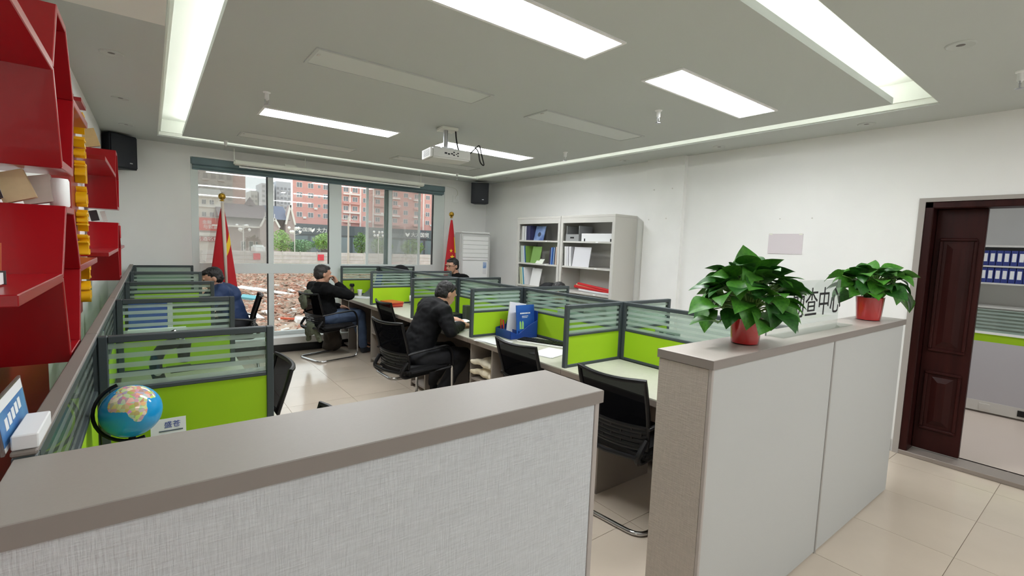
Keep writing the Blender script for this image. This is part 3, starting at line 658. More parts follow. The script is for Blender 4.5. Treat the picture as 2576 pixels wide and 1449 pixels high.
MB().box(-.205, -.19, -.12, .12, 2.355, 2.44).build('lens_side_panel', WHITEP, t, bev=.004); m = MB()
for q in range(7): m.box(-.207, -.205, -.095, .07, 2.37+q*.009, 2.374+q*.009)
m.build('vent', M('vent_grey', (150, 152, 150), .5), t)
m = MB()
for q, (xx, zz, rr) in enumerate([(-.06, 2.40, .012), (-.03, 2.395, .01), (0, 2.40, .009), (.02, 2.415, .008), (.045, 2.40, .006), (.06, 2.41, .008), (.02, 2.39, .009), (.06, 2.385, .007)]): m.box(xx-rr, xx+rr, -.1325, -.13, zz-rr*.6, zz+rr*.6)
m.build('ports', BLACK, t)
MB().box(-.08, .08, -.08, .08, 2.63, ZC).build('ceiling_plate', CREAMP, t, bev=.004)
m = MB(); m.tube([(-.02, -.01, 2.63), (-.02, -.01, 2.44)], .022, 10); m.box(-.07, .05, -.05, .05, 2.44, 2.47); m.build('mount_pole', SILVER, t, 'auto')
m = MB(); m.tube(arc([((.07, -.03, 2.64), 0), ((.075, -.04, 2.55), .05), ((.09, -.06, 2.46), .03), ((.09, -.1, 2.44), 0)]), .007, 6)
m.tube(arc([((.19, -.05, 2.41), 0), ((.27, -.07, 2.50), .05), ((.30, -.08, 2.53), .03), ((.33, -.08, 2.42), .06), ((.36, -.08, 2.33), .03), ((.31, -.08, 2.36), .04), ((.29, -.08, 2.47), .04), ((.25, -.08, 2.50), 0)], 5), .006, 6)
m.build('cable', BLACK, t, 'auto')
def star(cx, cz, r, n=5):
    P = []
    for k in range(10):
        a = PI/2+k*PI/5; rr = r if k % 2 == 0 else r*.4; P.append((cx+rr*math.cos(a), cz+rr*math.sin(a)))
    return P
def flag(x, y, label, w0, stars, fold):
    t = thing('flagpole', label, 'flag', (x, y, 0))
    MB().lathe([(.13, 0), (.13, .02), (.04, .05), (.015, .08)], 20).build('base', SILVER, t, 'auto')
    MB().tube([(0, 0, .05), (0, 0, 2.0)], .011, 10).build('pole', WHITEP if fold else SILVER, t, 'auto')
    MB().lathe([(.012, 1.985), (.03, 1.99), (.018, 2.0), (.012, 2.005), (.028, 2.012), (.038, 2.03), (.041, 2.045), (.038, 2.06), (.028, 2.077), (.0005, 2.088)], 24).build('finial', GOLD, t, True)
    def cone(a, b):
        ang = 2*PI*a; rr = .016+(w0*.5)*(b**.8); f = 1+.14*math.sin(ang*4+1.2)*b
        return (rr*math.cos(ang)*f, rr*.45*math.sin(ang)*f-.01, 1.955-1.25*b if not fold else 1.90-1.25*b)
    MB().grid(cone, 40, 16).build('cloth', FLAGR, t, True)
    def patch(a0, a1, b0, b1, sl, mat, nm):
        def f(p, q):
            x, y, z = cone(a0+(a1-a0)*p, b0+(b1-b0)*q+sl*p); return (x*1.04, (y+.01)*1.06-.014, z)
        MB().grid(f, 8, 6).build(nm, mat, t, True)
    if fold:
        patch(.80, .985, .36, .47, -.14, FLAGY, 'yellow_stripe')
        m = MB(); m.tube([(0, -.026, 1.97), (.012, -.05, 1.6), (.03, -.095, .75)], [.016, .02, .013], 8); m.build('hoist_sleeve', M('cream_sleeve', (226, 214, 200), .7), t, True)
    else: patch(.86, 1.0, .22, .42, 0, FLAGY, 'large_star')
    for (sx, sz, sr) in stars:
        yy = -.012-.45*(.016+(w0*.5)*(((1.955-sz)/1.25)**.8))*1.16
        m = MB(); P = star(sx, sz, sr); m.add([(p[0], yy, p[1]) for p in P]+[(sx, yy-.002, sz)], [(i, (i+1) % 10, 10) for i in range(10)]); m.build('star', FLAGY, t)
flag(.715, 6.86, 'red flag on a pole before the left window pane', .30, [], True)
flag(3.885, 6.76, 'red flag with yellow stars on a pole right of the window', .26, [(-.02, 1.46, .035), (0.0, 1.36, .045), (.05, 1.3, .03)], False)
# ------------------------------------------------------------------ red hexagon shelves on the left wall
XRIM = -.20
tag(MB().box(XL, XL+.012, .3, 3.0, .62, 1.16).build('wall_slab', REDW), 'flat brownish red slab on the left wall below the near hexagon shelf', 'wall panel')  # thin brownish red slab against the wall
def hexagon(y, zc, up, dn, label, shelf0, shelf1):
    t = thing('hexagon_shelf', label, 'wall shelf', (XL, y, zc), 0, 'red hexagon wall shelves'); D = XRIM-XL; k = .018
    pts = [(-.23, 0), (-.095, up), (.095, up), (.23, 0), (.125, -dn), (-.125, -dn)]
    cx_ = [(p[0]*.9, p[1]*.9) for p in pts]
    for i in range(6):
        a, b = pts[i], pts[(i+1) % 6]; c, d = cx_[(i+1) % 6], cx_[i]
        MB().prism([a, b, c, d], 'x', .014, D).build('board', RED, t, bev=.002)
    if shelf0 is not None: MB().box(.014, D, shelf0-y, -.225, -.012, .012).build('side_shelf', RED, t, bev=.002)
    if shelf1 is not None: MB().box(.014, D, .225, shelf1-y, -.012, .012).build('side_shelf', RED, t, bev=.002)
hexagon(2.07, 1.432, .208, .265, 'near lower red lacquer hexagon wall shelf above the left partition', 1.27, 2.97)
hexagon(2.06, 2.012, .208, .265, 'near upper red lacquer hexagon wall shelf at the picture edge', .95, 2.75)
hexagon(5.08, 1.427, .212, .25, 'far lower red lacquer hexagon wall shelf towards the window', 3.76, 6.0)
hexagon(5.08, 2.0, .21, .256, 'far upper red lacquer hexagon wall shelf below the left speaker', 3.76, None)
t = thing('slogan_board', 'red board with a column of raised yellow characters between the hexagon shelves', 'wall sign', (0, 0, 0))
MB().box(XL, -.318, 3.36, 3.66, 1.1, 2.32).build('board', REDW, t, bev=.004)
for i, chh in enumerate('不忘初心牢记使命'):
    me = text_mesh(chh, .128, .022, YEL); o = ob('character', me, t, (-.294, 3.555, 2.14-.132*i), None); o.rotation_euler = (PI/2, 0, PI/2)
MB().box(XL, -.27, 3.42, 3.66, 2.24, 2.26).build('top_ledge', RED, t)
def lean_book(label, x, y, z, w_, h, th, rgb, tilt, cat='book', yaw=0, roll=0):
    t = thing('book', label, cat, (x, y, z)); t.rotation_euler = (math.radians(tilt), math.radians(roll), math.radians(yaw))
    nm = 'cv_%d_%d_%d' % rgb; m = bpy.data.materials.get(nm) or M(nm, rgb, .45, var=.15, vscale=9)
    c = MB(); c.box(-w_/2, w_/2, 0, .003, 0, h); c.box(-w_/2, w_/2, th-.003, th, 0, h); c.box(-w_/2, -w_/2+.003, .003, th-.003, 0, h); c.build('cover', m, t)
    MB().box(-w_/2+.003, w_/2-.004, .003, th-.003, .002, h-.004).build('pages', PAPER, t)
lean_book('cream picture book leaning on top of the near lower hexagon shelf', -.305, 2.03, 1.652, .075, .088, .02, (226, 206, 160), -6, roll=-20)
lean_book('white album leaning behind the cream picture book on the near lower hexagon shelf', -.265, 2.08, 1.650, .08, .085, .02, (226, 222, 212), -6, roll=-14)
lean_book('dark spined book on top of the near lower hexagon shelf against the wall', -.352, 2.0, 1.650, .035, .088, .04, (46, 28, 32), 0, roll=-14)
tag(MB().lathe([(.022, 0), (.024, .005), (.024, .08), (.021, .088), (.0005, .09)], 16, (-.226, 2.1, 1.642)).build('white_jar', WHITEP, None, 'auto'), 'white cylinder jar at the edge of the near lower hexagon shelf top', 'jar')
lean_book('orange and grey book standing on the near side shelf at the picture edge', -.33, 1.50, 1.446, .12, .10, .05, (196, 90, 50), -12)
lean_book('small white and black box book lying on the near side shelf', -.32, 1.36, 1.446, .14, .03, .12, (70, 66, 66), 0)
lean_book('tan picture book leaning on top of the far upper hexagon shelf', -.335, 5.0, 2.222, .09, .14, .02, (206, 176, 122), -8, roll=-16)
lean_book('dark book leaning on top of the far lower hexagon shelf', -.34, 5.0, 1.649, .05, .08, .03, (40, 30, 34), -4, roll=-12)
lean_book('white and black book leaning beside the dark book on the far lower hexagon shelf', -.28, 5.02, 1.647, .03, .08, .02, (216, 214, 208), -4, roll=-14)
tag(MB().box(-.3, -.22, 2.02, 2.15, 1.185, 1.20).build('dark_tray', BLACK, None, bev=.003), 'small black object inside the near lower hexagon shelf', 'tray')
t = thing('desk_flag', 'tiny red flag on a stand on the far side shelf near the window', 'flag', (-.235, 5.75, 1.44))
MB().lathe([(.03, 0), (.03, .008), (.004, .014), (.003, .2), (.0005, .205)], 10).build('stand', SILVER, t, 'auto'); MB().grid(lambda a, b: (.0+.02*math.sin(a*5), .004+.07*a, .19-.11*b-.03*a), 6, 4).build('cloth', FLAGR, t, True)

# leaflet stand on the near end of the left partition rail
t = thing('leaflet_stand', 'white based acrylic stand holding a blue printed leaflet at lower left', 'leaflet stand', (-.2, 1.2, 1.1955))
MB().box(.006, .040, -.09, .04, 0, .026).build('white_base', PAPER, t, bev=.002)
e = MB().box(-.002, .002, -.11, .10, 0, .088).build('acrylic', ACRY, t); e.rotation_euler = (0, -.12, 0)
for nm, z0, z1, y0_, y1_, mt in (('leaflet', .010, .066, -.1, .092, M('blue_leaflet', (50, 96, 170), .4, rgb2=(90, 150, 195), vscale=14)), ('leaflet_header', .066, .084, -.1, .092, PAPER), ('leaflet_footer', .002, .010, -.1, .092, PAPER)):
    o = MB().box(.0021, .0027, y0_, y1_, z0, z1).build(nm, mt, t); o.rotation_euler = (0, -.12, 0)
m = MB()
for q in range(5): m.box(.0027, .0032, -.07+q*.026, -.052+q*.026, .03+.002*q, .05+.002*q)
m.build('leaflet_print', PAPER, t).rotation_euler = (0, -.12, 0)

# ------------------------------------------------------------------ right wall paper, nails
t = thing('wall_notice', 'blank white sheet pinned on the right wall above the plant', 'notice', (XR, 2.055, 1.69)); MB().box(-.006, 0, -.155, .155, -.097, .097).build('sheet', M('greyish_sheet', (214, 206, 210), .8), t)
m = MB(); m.box(-.008, -.006, -.15, -.12, .085, .1); m.box(-.008, -.006, .12, .15, .085, .1); m.build('tape', CREAMP, t)
k = 0
for (y, z) in ((2.12, 1.93), (1.84, 1.93)):
    m = MB(); m.tube([(XR, y, z), (XR-.004, y, z)], .006, 8); tag(m.build('wall_nail', GREYST), ['dark nail in the wall above the notice, left one', 'dark nail in the wall above the notice, right one'][k], 'nail'); k += 1
for q, (y, z) in enumerate(((3.55, 2.30), (3.3, 2.30), (3.6, 1.95), (3.36, 1.96))):
    m = MB(); m.tube([(4.79, y, z), (4.784, y, z)], .007, 8); tag(m.build('wall_plug', GREYST), 'small grey plug in the pillar, '+['upper left', 'upper right', 'lower left', 'lower right'][q]+' one', 'wall plug')

# ------------------------------------------------------------------ plants and acrylic sign on the counter
def leaf_mesh(mat, seed):
    rn = random.Random(seed); m = MB(); n = 8
    prof = [.0, .36, .52, .56, .52, .43, .31, .16, .0]
    V = []; F = []
    for i in range(n+1):
        u = i/n; w_ = prof[i]*.82; x = u*1.0; z = .10*math.sin(PI*u*.9)-.22*u*u
        for j, sgn in enumerate((-1, -.5, 0, .5, 1)):
            back_ = -.10*abs(sgn) if i in (1,) else 0
            V.append((x+back_, sgn*w_, z+.22*abs(sgn)*w_))
    for i in range(n):
        for j in range(4):
            a = i*5+j; F.append((a, a+5, a+6, a+1))
    m.add(V, F); me = m.mesh('leaf', mat, True); return me
LM = [leaf_mesh(LEAF, 1), leaf_mesh(LEAFD, 2)]
def pothos(x, y, label, pr, ph, n, spread, hgt, seed, special):
    rn = random.Random(seed); z = 1.185
    t = thing('potted_pothos', label, 'plant', (x, y, z), 0, 'pothos plants')
    MB().lathe([(pr*.80, .004), (pr*.82, .012), (pr*.97, ph*.97), (pr*.93, ph*.95), (pr*.78, .02)], 28).build('red_liner', POTR, t, 'auto')
    MB().lathe([(pr*.86, 0), (pr*.88, .004), (pr*1.02, ph), (pr*1.0, ph), (pr*.86, .008)], 28).build('clear_pot', CLEARP, t, 'auto')
    MB().lathe([(pr*.9, ph*.8), (.0005, ph*.86)], 20).build('soil', M('soil', (52, 38, 30), .9) if 'soil' not in bpy.data.materials else bpy.data.materials['soil'], t)
    st = MB(); L_ = []
    for i in range(n):
        a = i*2.39996+rn.random()*.4; f = (i+.5)/n
        rad = spread*(.15+.85*math.sqrt(f))*(.75+.35*rn.random()); zz = ph+hgt*(1-f**1.6)*(.7+.4*rn.random())+.05
        if f > .72: zz -= .05*(f-.6)/.4*rn.random()
        L_.append((Vector((math.cos(a)*rad*.62, math.sin(a)*rad*.62, zz)), a+rn.uniform(-.5, .5), rn.uniform(.09, .125), rn.uniform(-.1, 1.0)-f*1.05))
    L_ += [(Vector(p), a, s, pt) for p, a, s, pt in special]
    for i, (p, a, s, pt) in enumerate(L_):
        o = ob('leaf', LM[i % 2 if i < n else 0], t, p); o.scale = (s, s*.95, s); o.rotation_euler = Euler((rn.uniform(-.65, .65), -pt, a))
        b = Vector((rn.uniform(-.3, .3)*pr, rn.uniform(-.3, .3)*pr, ph*.8)); mid = (b+p)/2+Vector((0, 0, .05))
        st.tube(arc([(b, 0), (mid, .08), (p, 0)], 4), .0028, 5)
    st.build('stems', STEMG, t, True)
pothos(2.06, 1.005, 'larger leafy pothos in a red pot on the counter, nearer the gap', .064, .115, 92, .25, .145, 3, [((.0, .02, .27), .5, .17, 1.35), ((.06, .0, .22), .2, .14, .9), ((-.07, .05, .22), 2.6, .13, .7), ((-.16, .06, .17), 2.9, .14, -.1), ((.18, -.05, .22), -.4, .13, .5), ((-.2, .02, .10), 2.6, .12, .1)])
pothos(3.66, 1.01, 'smaller trailing pothos in a red pot on the counter, nearer the door', .075, .15, 74, .26, .11, 8, [((-.20, .1, .28), 2.5, .13, -.2), ((-.02, .0, .27), .3, .14, 1.1), ((.24, -.08, .15), -.5, .15, -.6), ((.2, -.02, .22), -.2, .13, -.3)])
t = thing('acrylic_sign', 'clear acrylic desk sign with black Chinese characters between the two plants', 'sign', (2.36, 1.05, 1.185))
MB().box(0, .90, -.08, 0, 0, .004).build('base_plate', ACRY, t); MB().box(0, .90, 0, .004, .004, .262).build('upright_panel', ACRY, t)
MB().box(-.002, 0, -.001, .005, 0, .262).build('edge', M('acrylic_edge', (120, 130, 130), .3), t)
me = text_mesh('勘查中心', .17, .0008, INK)
o = ob('lettering', me, t, (.58, -.002, .13)); o.rotation_euler = (PI/2, 0, 0)

# ------------------------------------------------------------------ things on the desks
DZ_ = .7505
t = thing('file_box', 'blue plastic desk file box with pens and booklet', 'file box', (2.65, 3.375, DZ_), math.radians(-2))
m = MB(); m.box(-.15, .15, -.12, .12, 0, .006); m.box(-.15, -.144, -.12, .12, .006, .075); m.box(.144, .15, -.12, .12, .006, .24); m.prism([(-.15, .006), (.15, .006), (.15, .26), (.03, .26), (-.04, .10), (-.15, .075)], 'y', .114, .12)
m.prism([(-.15, .006), (.15, .006), (.15, .16), (.04, .11), (-.05, .05), (-.09, .05), (-.15, .075)], 'y', -.12, -.114); m.build('shell', BLUEP, t, bev=.002)
m = MB(); m.box(-.144, -.02, .01, .015, .006, .075); m.box(-.05, -.045, -.114, .114, .006, .07); m.prism([(-.03, .006), (.144, .006), (.144, .2), (.04, .18)], 'y', -.02, -.015); m.build('dividers', BLUEP, t)
def stand_y(name, label, x, y, z, w_, h, mat, tilt, cat, th=.008, roll=0):
    t = thing(name, label, cat, (x, y, z)); t.rotation_euler = (math.radians(-tilt), math.radians(roll), 0)
    MB().box(-w_/2, w_/2, 0, th, 0, h).build('cover', mat, t); return t
t = stand_y('booklet', 'blue printed booklet standing in the blue file box', 2.685, 3.275, DZ_+.012, .205, .285, BLUEB, 6, 'booklet')
m = MB()
for q in range(7): m.box(-.06+q*.017, -.048+q*.017, -.001, 0, .205, .217)
m.box(-.04, .03, -.001, 0, .182, .187); m.box(-.04, .02, -.001, 0, .17, .174); m.build('title_print', PAPER, t)
m = MB(); m.prism([(-.02, .0), (0, 0), (-.002, .06), (-.012, .075), (-.02, .06)], 'y', -.001, 0); m.prism([(.005, .0), (.025, 0), (.027, .055), (.018, .075), (.008, .06)], 'y', -.001, 0); e = m.build('green_leaf_print', M('print_green', (150, 200, 110), .5), t); e.location = (-.05, 0, .07)
stand_y('papers', 'white sheaf of paper standing in the blue file box', 2.63, 3.37, DZ_+.03, .19, .28, PAPER, 4, 'papers', .012, 9)
for i, (dx, dy, h, rgb, lb) in enumerate([(-.09, .08, .15, (200, 40, 30), 'red capped pen'), (-.07, .11, .14, (30, 30, 30), 'black pen'), (-.1, .12, .15, (190, 50, 40), 'second red pen'), (-.05, .06, .2, (220, 90, 40), 'orange craft knife'), (-.11, .05, .13, (60, 60, 60), 'dark marker')]):
    m = MB(); m.tube([(0, 0, 0), (.01*(i-2), .008*i, h)], [.005, .006], 8); o = m.build('pen', M('pen_%d' % i, rgb, .4)); o.location = (2.625+dx, 3.34+dy*.8, DZ_+.007)
    tag(o, lb+' standing in the blue file box', 'pen', 'pens in the blue file box')
t = thing('keyboard', 'black keyboard with white underside lying before the blue file box', 'keyboard', (2.655, 3.0, DZ_), math.radians(-66))
MB().box(-.22, .22, -.075, .075, 0, .016).build('base', WHITEP, t, bev=.003); MB().box(-.218, .218, -.073, .073, .016, .02).build('deck', BLACK, t)
ke = MB().box(-.008, .008, -.008, .008, 0, .006).mesh('key', BLACK, bev=.001)
for r in range(5):
    for c_ in range(20):
        if c_ in (14, 15) and r in (0, 2) and c_ == 14: continue
        ob('key', ke, t, (-.205+c_*.0212+(.008 if c_ > 14 else 0), -.056+r*.025, .02))
def sheets(label, x, y, rz, n=1, sz=(.21, .297), z=DZ_, cat='paper'):
    t = thing('paper_sheets', label, cat, (x, y, z), math.radians(rz))
    for i in range(n):
        o = MB().box(-sz[0]/2, sz[0]/2, -sz[1]/2, sz[1]/2, i*.002, i*.002+.0018).build('sheet', PAPER, t); o.rotation_euler.z = random.uniform(-.15, .15)
    return t
sheets('printed white sheets lying beside the keyboard at the desk front', 2.47, 2.70, -70, 3)
sheets('loose white papers with a red mark at the foot of the second cross partition', 2.33, 3.28, 10, 4, (.2, .28))
sheets('white paper spread on the far desk by the window', 2.42, 6.72, 40, 3)
sheets('white papers under the book the man reads', 2.42, 3.98, 20, 2)
t = thing('open_book', 'open white book with curled page before the man in black jacket', 'book', (2.575, 4.10, DZ_+.005), math.radians(30))
MB().grid(lambda a, b: (-.1+.2*b, .16*(a-.5)*2, .012+.035*abs(math.sin(PI*a*2))*(1 if a < .5 else .55)), 24, 2).build('pages', PAPER, t, True); MB().box(-.105, .105, -.165, .165, 0, .004).build('cover', PAPER, t)
t = thing('pen_holder', 'dark grey square pen holder by the spine partition', 'pen holder', (2.735, 4.36, DZ_)); m = MB(); m.box(-.04, .04, -.04, .04, 0, .16); m.build('body', M('dark_holder', (52, 56, 52), .5), t, bev=.003)
t = thing('calculator_box', 'low black plastic box beside the pen holder', 'box', (2.66, 4.5, DZ_)); MB().box(-.06, .06, -.08, .08, 0, .05).build('body', M('box_dark_teal', (24, 44, 54), .4), t, bev=.006); MB().box(-.062, .062, -.082, .082, .05, .06).build('lid', BLACK, t, bev=.003)
for i in range(4):
    o = MB().box(-.09, .09, -.13, .13, 0, .014).build('notebook', M('nb_%d' % i, [(150, 40, 34), (196, 70, 40), (176, 36, 34), (190, 96, 44)][i], .5), None, bev=.002); o.location = (2.44, 5.70, DZ_+i*.0172); o.rotation_euler.z = .06*i
    MB().box(-.088, .089, -.129, .129, .003, .011).build('pages', PAPER, o).location = (.003, 0, 0)
    tag(o, ['lowest red notebook', 'second notebook, orange red', 'third notebook, dark red', 'topmost notebook, orange'][i]+' of the stack on the far desk', 'notebook', 'red notebook stack')
t = thing('water_bottle', 'clear plastic bottle with white label at the partition corner', 'bottle', (2.74, 5.76, DZ_)); MB().lathe([(.03, 0), (.031, .01), (.031, .13), (.026, .16), (.012, .185), (.012, .2)], 16).build('body', ACRY, t, 'auto'); MB().lathe([(.0315, .05), (.0315, .12)], 16).build('label', PAPER, t, True); MB().lathe([(.014, .2), (.014, .215), (.0005, .216)], 12).build('cap', WHITEP, t, 'auto')
t = thing('tea_jar', 'glass tea jar with black lid by the window', 'jar', (2.36, 6.98, DZ_)); MB().lathe([(.03, 0), (.033, .01), (.033, .09), (.022, .11), (.022, .14)], 16).build('glass', M('tea_glass', (90, 84, 60), .15), t, 'auto'); MB().lathe([(.034, .14), (.036, .16), (.03, .18), (.0005, .182)], 16).build('lid', BLACK, t, 'auto')
t = thing('paper_cup', 'white paper cup by the window', 'cup', (2.475, 6.97, DZ_)); MB().lathe([(.026, 0), (.036, .09), (.034, .09), (.025, .006), (.0005, .005)], 18).build('cup', WHITEP, t, 'auto')
t = thing('desk_organizer', 'grey slotted desk organizer holding a blue folder by the window', 'organizer', (2.63, 6.86, DZ_), .1)
m = MB(); m.box(-.11, .11, -.13, .13, 0, .01)
for q in range(4): m.prism([(-.11, .01), (.11, .01), (.11, .22), (-.02, .07)], 'y', -.13+q*.082, -.125+q*.082)
m.build('rack', M('organizer_grey', (120, 130, 124), .4), t)
leaning('folder', 'blue framed folder with white sheet standing on the far desk', 2.66, 6.83, DZ_+.01, .2, .34, (40, 70, 150), 10, 'folder', mat=BLUEP, th=.014)
leaning('folder', 'white framed board with orange edge behind the blue folder', 2.70, 6.95, DZ_, .2, .37, (236, 228, 214), 6, 'board')
t = thing('backpack', 'black rounded bag standing on the far desk before the window', 'bag', (3.05, 6.82, DZ_)); b = blob([('e', (0, 0, .30), (.165, .12, .175)), ('e', (0, 0, .15), (.17, .125, .17))], .012, 8, SEATF, 'bag'); ob('body', b, t); MB().tube(arc([((-.08, -.05, .38), 0), ((-.11, -.04, .44), .04), ((-.11, .04, .44), .04), ((-.08, .05, .38), 0)]), .008, 6).build('handle', BLACK, t, 'auto')
# cabinet side of the island, seen through the striped glass
t = thing('file_box', 'blue file box heaped with white papers behind the lengthwise partition', 'file box', (3.02, 3.06, DZ_)); m = MB(); m.box(-.1, .1, -.16, .16, 0, .01); m.box(-.1, -.095, -.16, .16, .01, .2); m.box(.095, .1, -.16, .16, .01, .13); m.box(-.095, .095, -.16, -.155, .01, .2); m.box(-.095, .095, .155, .16, .01, .2); m.build('shell', BLUEP, t)
for i in range(5): leaning('papers', ['upright white sheaf', 'second white sheaf', 'third white sheaf', 'fourth white sheaf', 'last white sheaf'][i]+' in the file box behind the lengthwise partition', 2.95+.025*i, 3.06+.02*(i % 2), DZ_+.02, .24, .25-.01*i, (226+2*i, 228, 230), 5, 'papers')
t = thing('file_box', 'royal blue file box behind the man in black jacket, across the partition', 'file box', (3.0, 4.95, DZ_)); MB().box(-.1, .1, -.14, .14, 0, .25).build('shell', M('royal_blue', (44, 64, 150), .4), t, bev=.004); MB().box(-.104, .104, -.144, .144, .2, .255).build('rim', BLUEP, t, bev=.003)
t = thing('name_card', 'white name card with dark emblem on the partition by the counter', 'card', (XS+.02, 1.93, .955)); MB().box(0, .004, -.10, .10, 0, .075).build('card', PAPER, t); m = MB(); m.box(-.001, 0, .03, .065, .025, .055); m.box(-.001, 0, -.06, .01, .04, .05); m.build('print', M('print_grey', (90, 100, 110), .5), t)
for i, (x, y, rz, lb) in enumerate([(3.1, 1.75, 0, 'black keyboard on the cabinet side desk next to the counter'), (3.1, 4.1, 10, 'black keyboard on the cabinet side desk under the bent person'), (3.12, 5.35, 5, 'black keyboard on the cabinet side desk behind the red books')]):
    t = thing('keyboard', lb, 'keyboard', (x, y, DZ_), math.radians(90+rz)); MB().box(-.21, .21, -.07, .07, 0, .022).build('base', BLACK, t, bev=.004)
    for r_ in range(4): MB().box(-.2, .2, -.055+r_*.03, -.033+r_*.03, .022, .028).build('key_row', BLACK, t)
# cloth bags in the open pedestal
for i in range(2):
    b = blob([('e', (.0, 0, .0), (.14, .135, .05)), ('c', (-.08, .07, 0), (-.17, .13, .012), .038, .012), ('c', (-.08, -.05, 0), (-.14, -.12, .0), .036, .012)], .008, 3, M('cream_cloth_%d' % i, [(226, 216, 190), (232, 224, 202)][i], .85), 'cloth_bag', .010, 22)
    o = ob('cloth_bag', b, None, (2.40, 3.335, .45+.088*i)); tag(o, ['lower cream cloth bag in the open desk pedestal', 'upper cream cloth bag in the open desk pedestal'][i], 'bag', 'cream cloth bags')
# left wall desks
def globe():
    m = bpy.data.materials.new('globe_print'); m.use_nodes = True; nt = m.node_tree; b = nt.nodes['Principled BSDF']; b.inputs['Roughness'].default_value = .12
    tc = nd(nt, 'ShaderNodeTexCoord'); n1 = nd(nt, 'ShaderNodeTexNoise'); n1.inputs['Scale'].default_value = 14; n1.inputs['Detail'].default_value = 6
    vo = nd(nt, 'ShaderNodeTexVoronoi'); vo.inputs['Scale'].default_value = 85; nt.links.new(tc.outputs['Object'], vo.inputs['Vector'])
    nt.links.new(tc.outputs['Object'], n1.inputs['Vector'])
    hs = nd(nt, 'ShaderNodeMix', data_type='RGBA'); hs.inputs[0].default_value = .5; hs.inputs[7].default_value = L((222, 196, 140)); nt.links.new(vo.outputs['Color'], hs.inputs[6])
    # the land in view: a broad northern mass with a southern cone, as distances to a few centres in the globe's own frame
    def cap(c, r):
        d = nd(nt, 'ShaderNodeVectorMath', operation='DISTANCE'); nt.links.new(tc.outputs['Object'], d.inputs[0]); d.inputs[1].default_value = c
        s_ = nd(nt, 'ShaderNodeMath', operation='SUBTRACT'); s_.inputs[0].default_value = r; nt.links.new(d.outputs['Value'], s_.inputs[1]); return s_
    caps = [cap(c, r) for c, r in GL]
    cur = caps[0]
    for c_ in caps[1:]:
        mx = nd(nt, 'ShaderNodeMath', operation='MAXIMUM'); nt.links.new(cur.outputs[0], mx.inputs[0]); nt.links.new(c_.outputs[0], mx.inputs[1]); cur = mx
    nz = nd(nt, 'ShaderNodeMath', operation='MULTIPLY_ADD'); nt.links.new(n1.outputs[0], nz.inputs[0]); nz.inputs[1].default_value = .05; nt.links.new(cur.outputs[0], nz.inputs[2])
    gt = nd(nt, 'ShaderNodeMath', operation='GREATER_THAN'); gt.inputs[1].default_value = .026; nt.links.new(nz.outputs[0], gt.inputs[0])
    mx2 = nd(nt, 'ShaderNodeMix', data_type='RGBA'); mx2.inputs[6].default_value = L((34, 152, 214)); nt.links.new(hs.outputs[2], mx2.inputs[7]); nt.links.new(gt.outputs[0], mx2.inputs[0])
    nt.links.new(mx2.outputs[2], b.inputs['Base Color'])
    return m
GR = .084; GC = Vector((-.062, 1.95, .985))
def gdir(px, py):   # a point of the ball facing the room's entrance: right / up offsets
    f = Vector((.03, -.9, .42)).normalized(); rr = Vector((1, 0, 0)); rr = (rr-f*rr.dot(f)).normalized(); uu = f.cross(rr)*-1
    q = rr*px+uu*-py; k = max(0, 1-q.length_squared); return (q+f*math.sqrt(k))*GR
GL = [(gdir(-.25, .28), .042), (gdir(.05, .3), .036), (gdir(.1, .0), .03), (gdir(.17, -.2), .027), (gdir(.2, -.42), .016), (gdir(-.1, .72), .034), (gdir(.2, .62), .036), (gdir(.42, .55), .024), (gdir(.6, .5), .014)]
t = thing('globe', 'blue political desk globe on a dark stand behind the near counter', 'globe', GC)
me = bpy.data.meshes.new('ball'); bm = bmesh.new(); bmesh.ops.create_uvsphere(bm, u_segments=40, v_segments=24, radius=GR); bm.to_mesh(me); bm.free(); me.shade_smooth(); me.materials.append(globe()); ob('ball', me, t)
ax = Vector((-.35, .1, .93)).normalized(); px_ = Vector((-.93, 0, -.35)).normalized()
m = MB(); m.tube([ax*math.cos(a)*(GR+.012)+px_*math.sin(a)*(GR+.012) for a in [PI*k/16 for k in range(17)]], .006, 6); m.build('meridian_arm', BLACK, t, 'auto')
m = MB(); m.lathe([(.075, -.233), (.075, -.222), (.02, -.205), (.01, -.19), (.01, -.08)], 20); m.tube([(0, 0, -.15), (.03, 0, -GR-.01)], .008, 6); m.build('stand', BLACK, t, 'auto')
t = leaning('name_card', 'white desk name card with blue printed characters beside the globe', .04, 2.17, DZ_, .14, .10, (232, 234, 238), 0, 'card', mat=PAPER, th=.003); t.rotation_euler = (math.radians(-8), 0, 0)
for c_ in KIDS(t): bpy.data.objects.remove(c_)
MB().box(-.055, .055, 0, .003, 0, .115).build('card', PAPER, t); o = ob('lettering', text_mesh('盛苍', .026, .0004, M('print_blue', (60, 80, 160), .5)), t, (.012, -.0008, .09)); o.rotation_euler = (PI/2, 0, 0)
m = MB(); m.box(-.03, .045, -.001, 0, .066, .071); m.box(-.03, .03, -.001, 0, .052, .057); m.build('print_lines', bpy.data.materials['print_grey'], t)
MB().box(-.055, -.02, -.001, 0, .0, .045).build('photo', BLUEB, t)
t = thing('microscope', 'black laboratory microscope with chrome eyepiece on the left desk', 'microscope', (.09, 3.02, DZ_), math.radians(8))
MB().box(-.08, .09, -.06, .06, 0, .035).build('base', BLACK, t, bev=.01); m = MB(); m.tube(arc([((-.06, 0, .03), 0), ((-.09, 0, .15), .05), ((-.05, 0, .24), .05), ((.04, 0, .25), 0)]), .028, 10); m.build('arm', BLACK, t, 'auto')
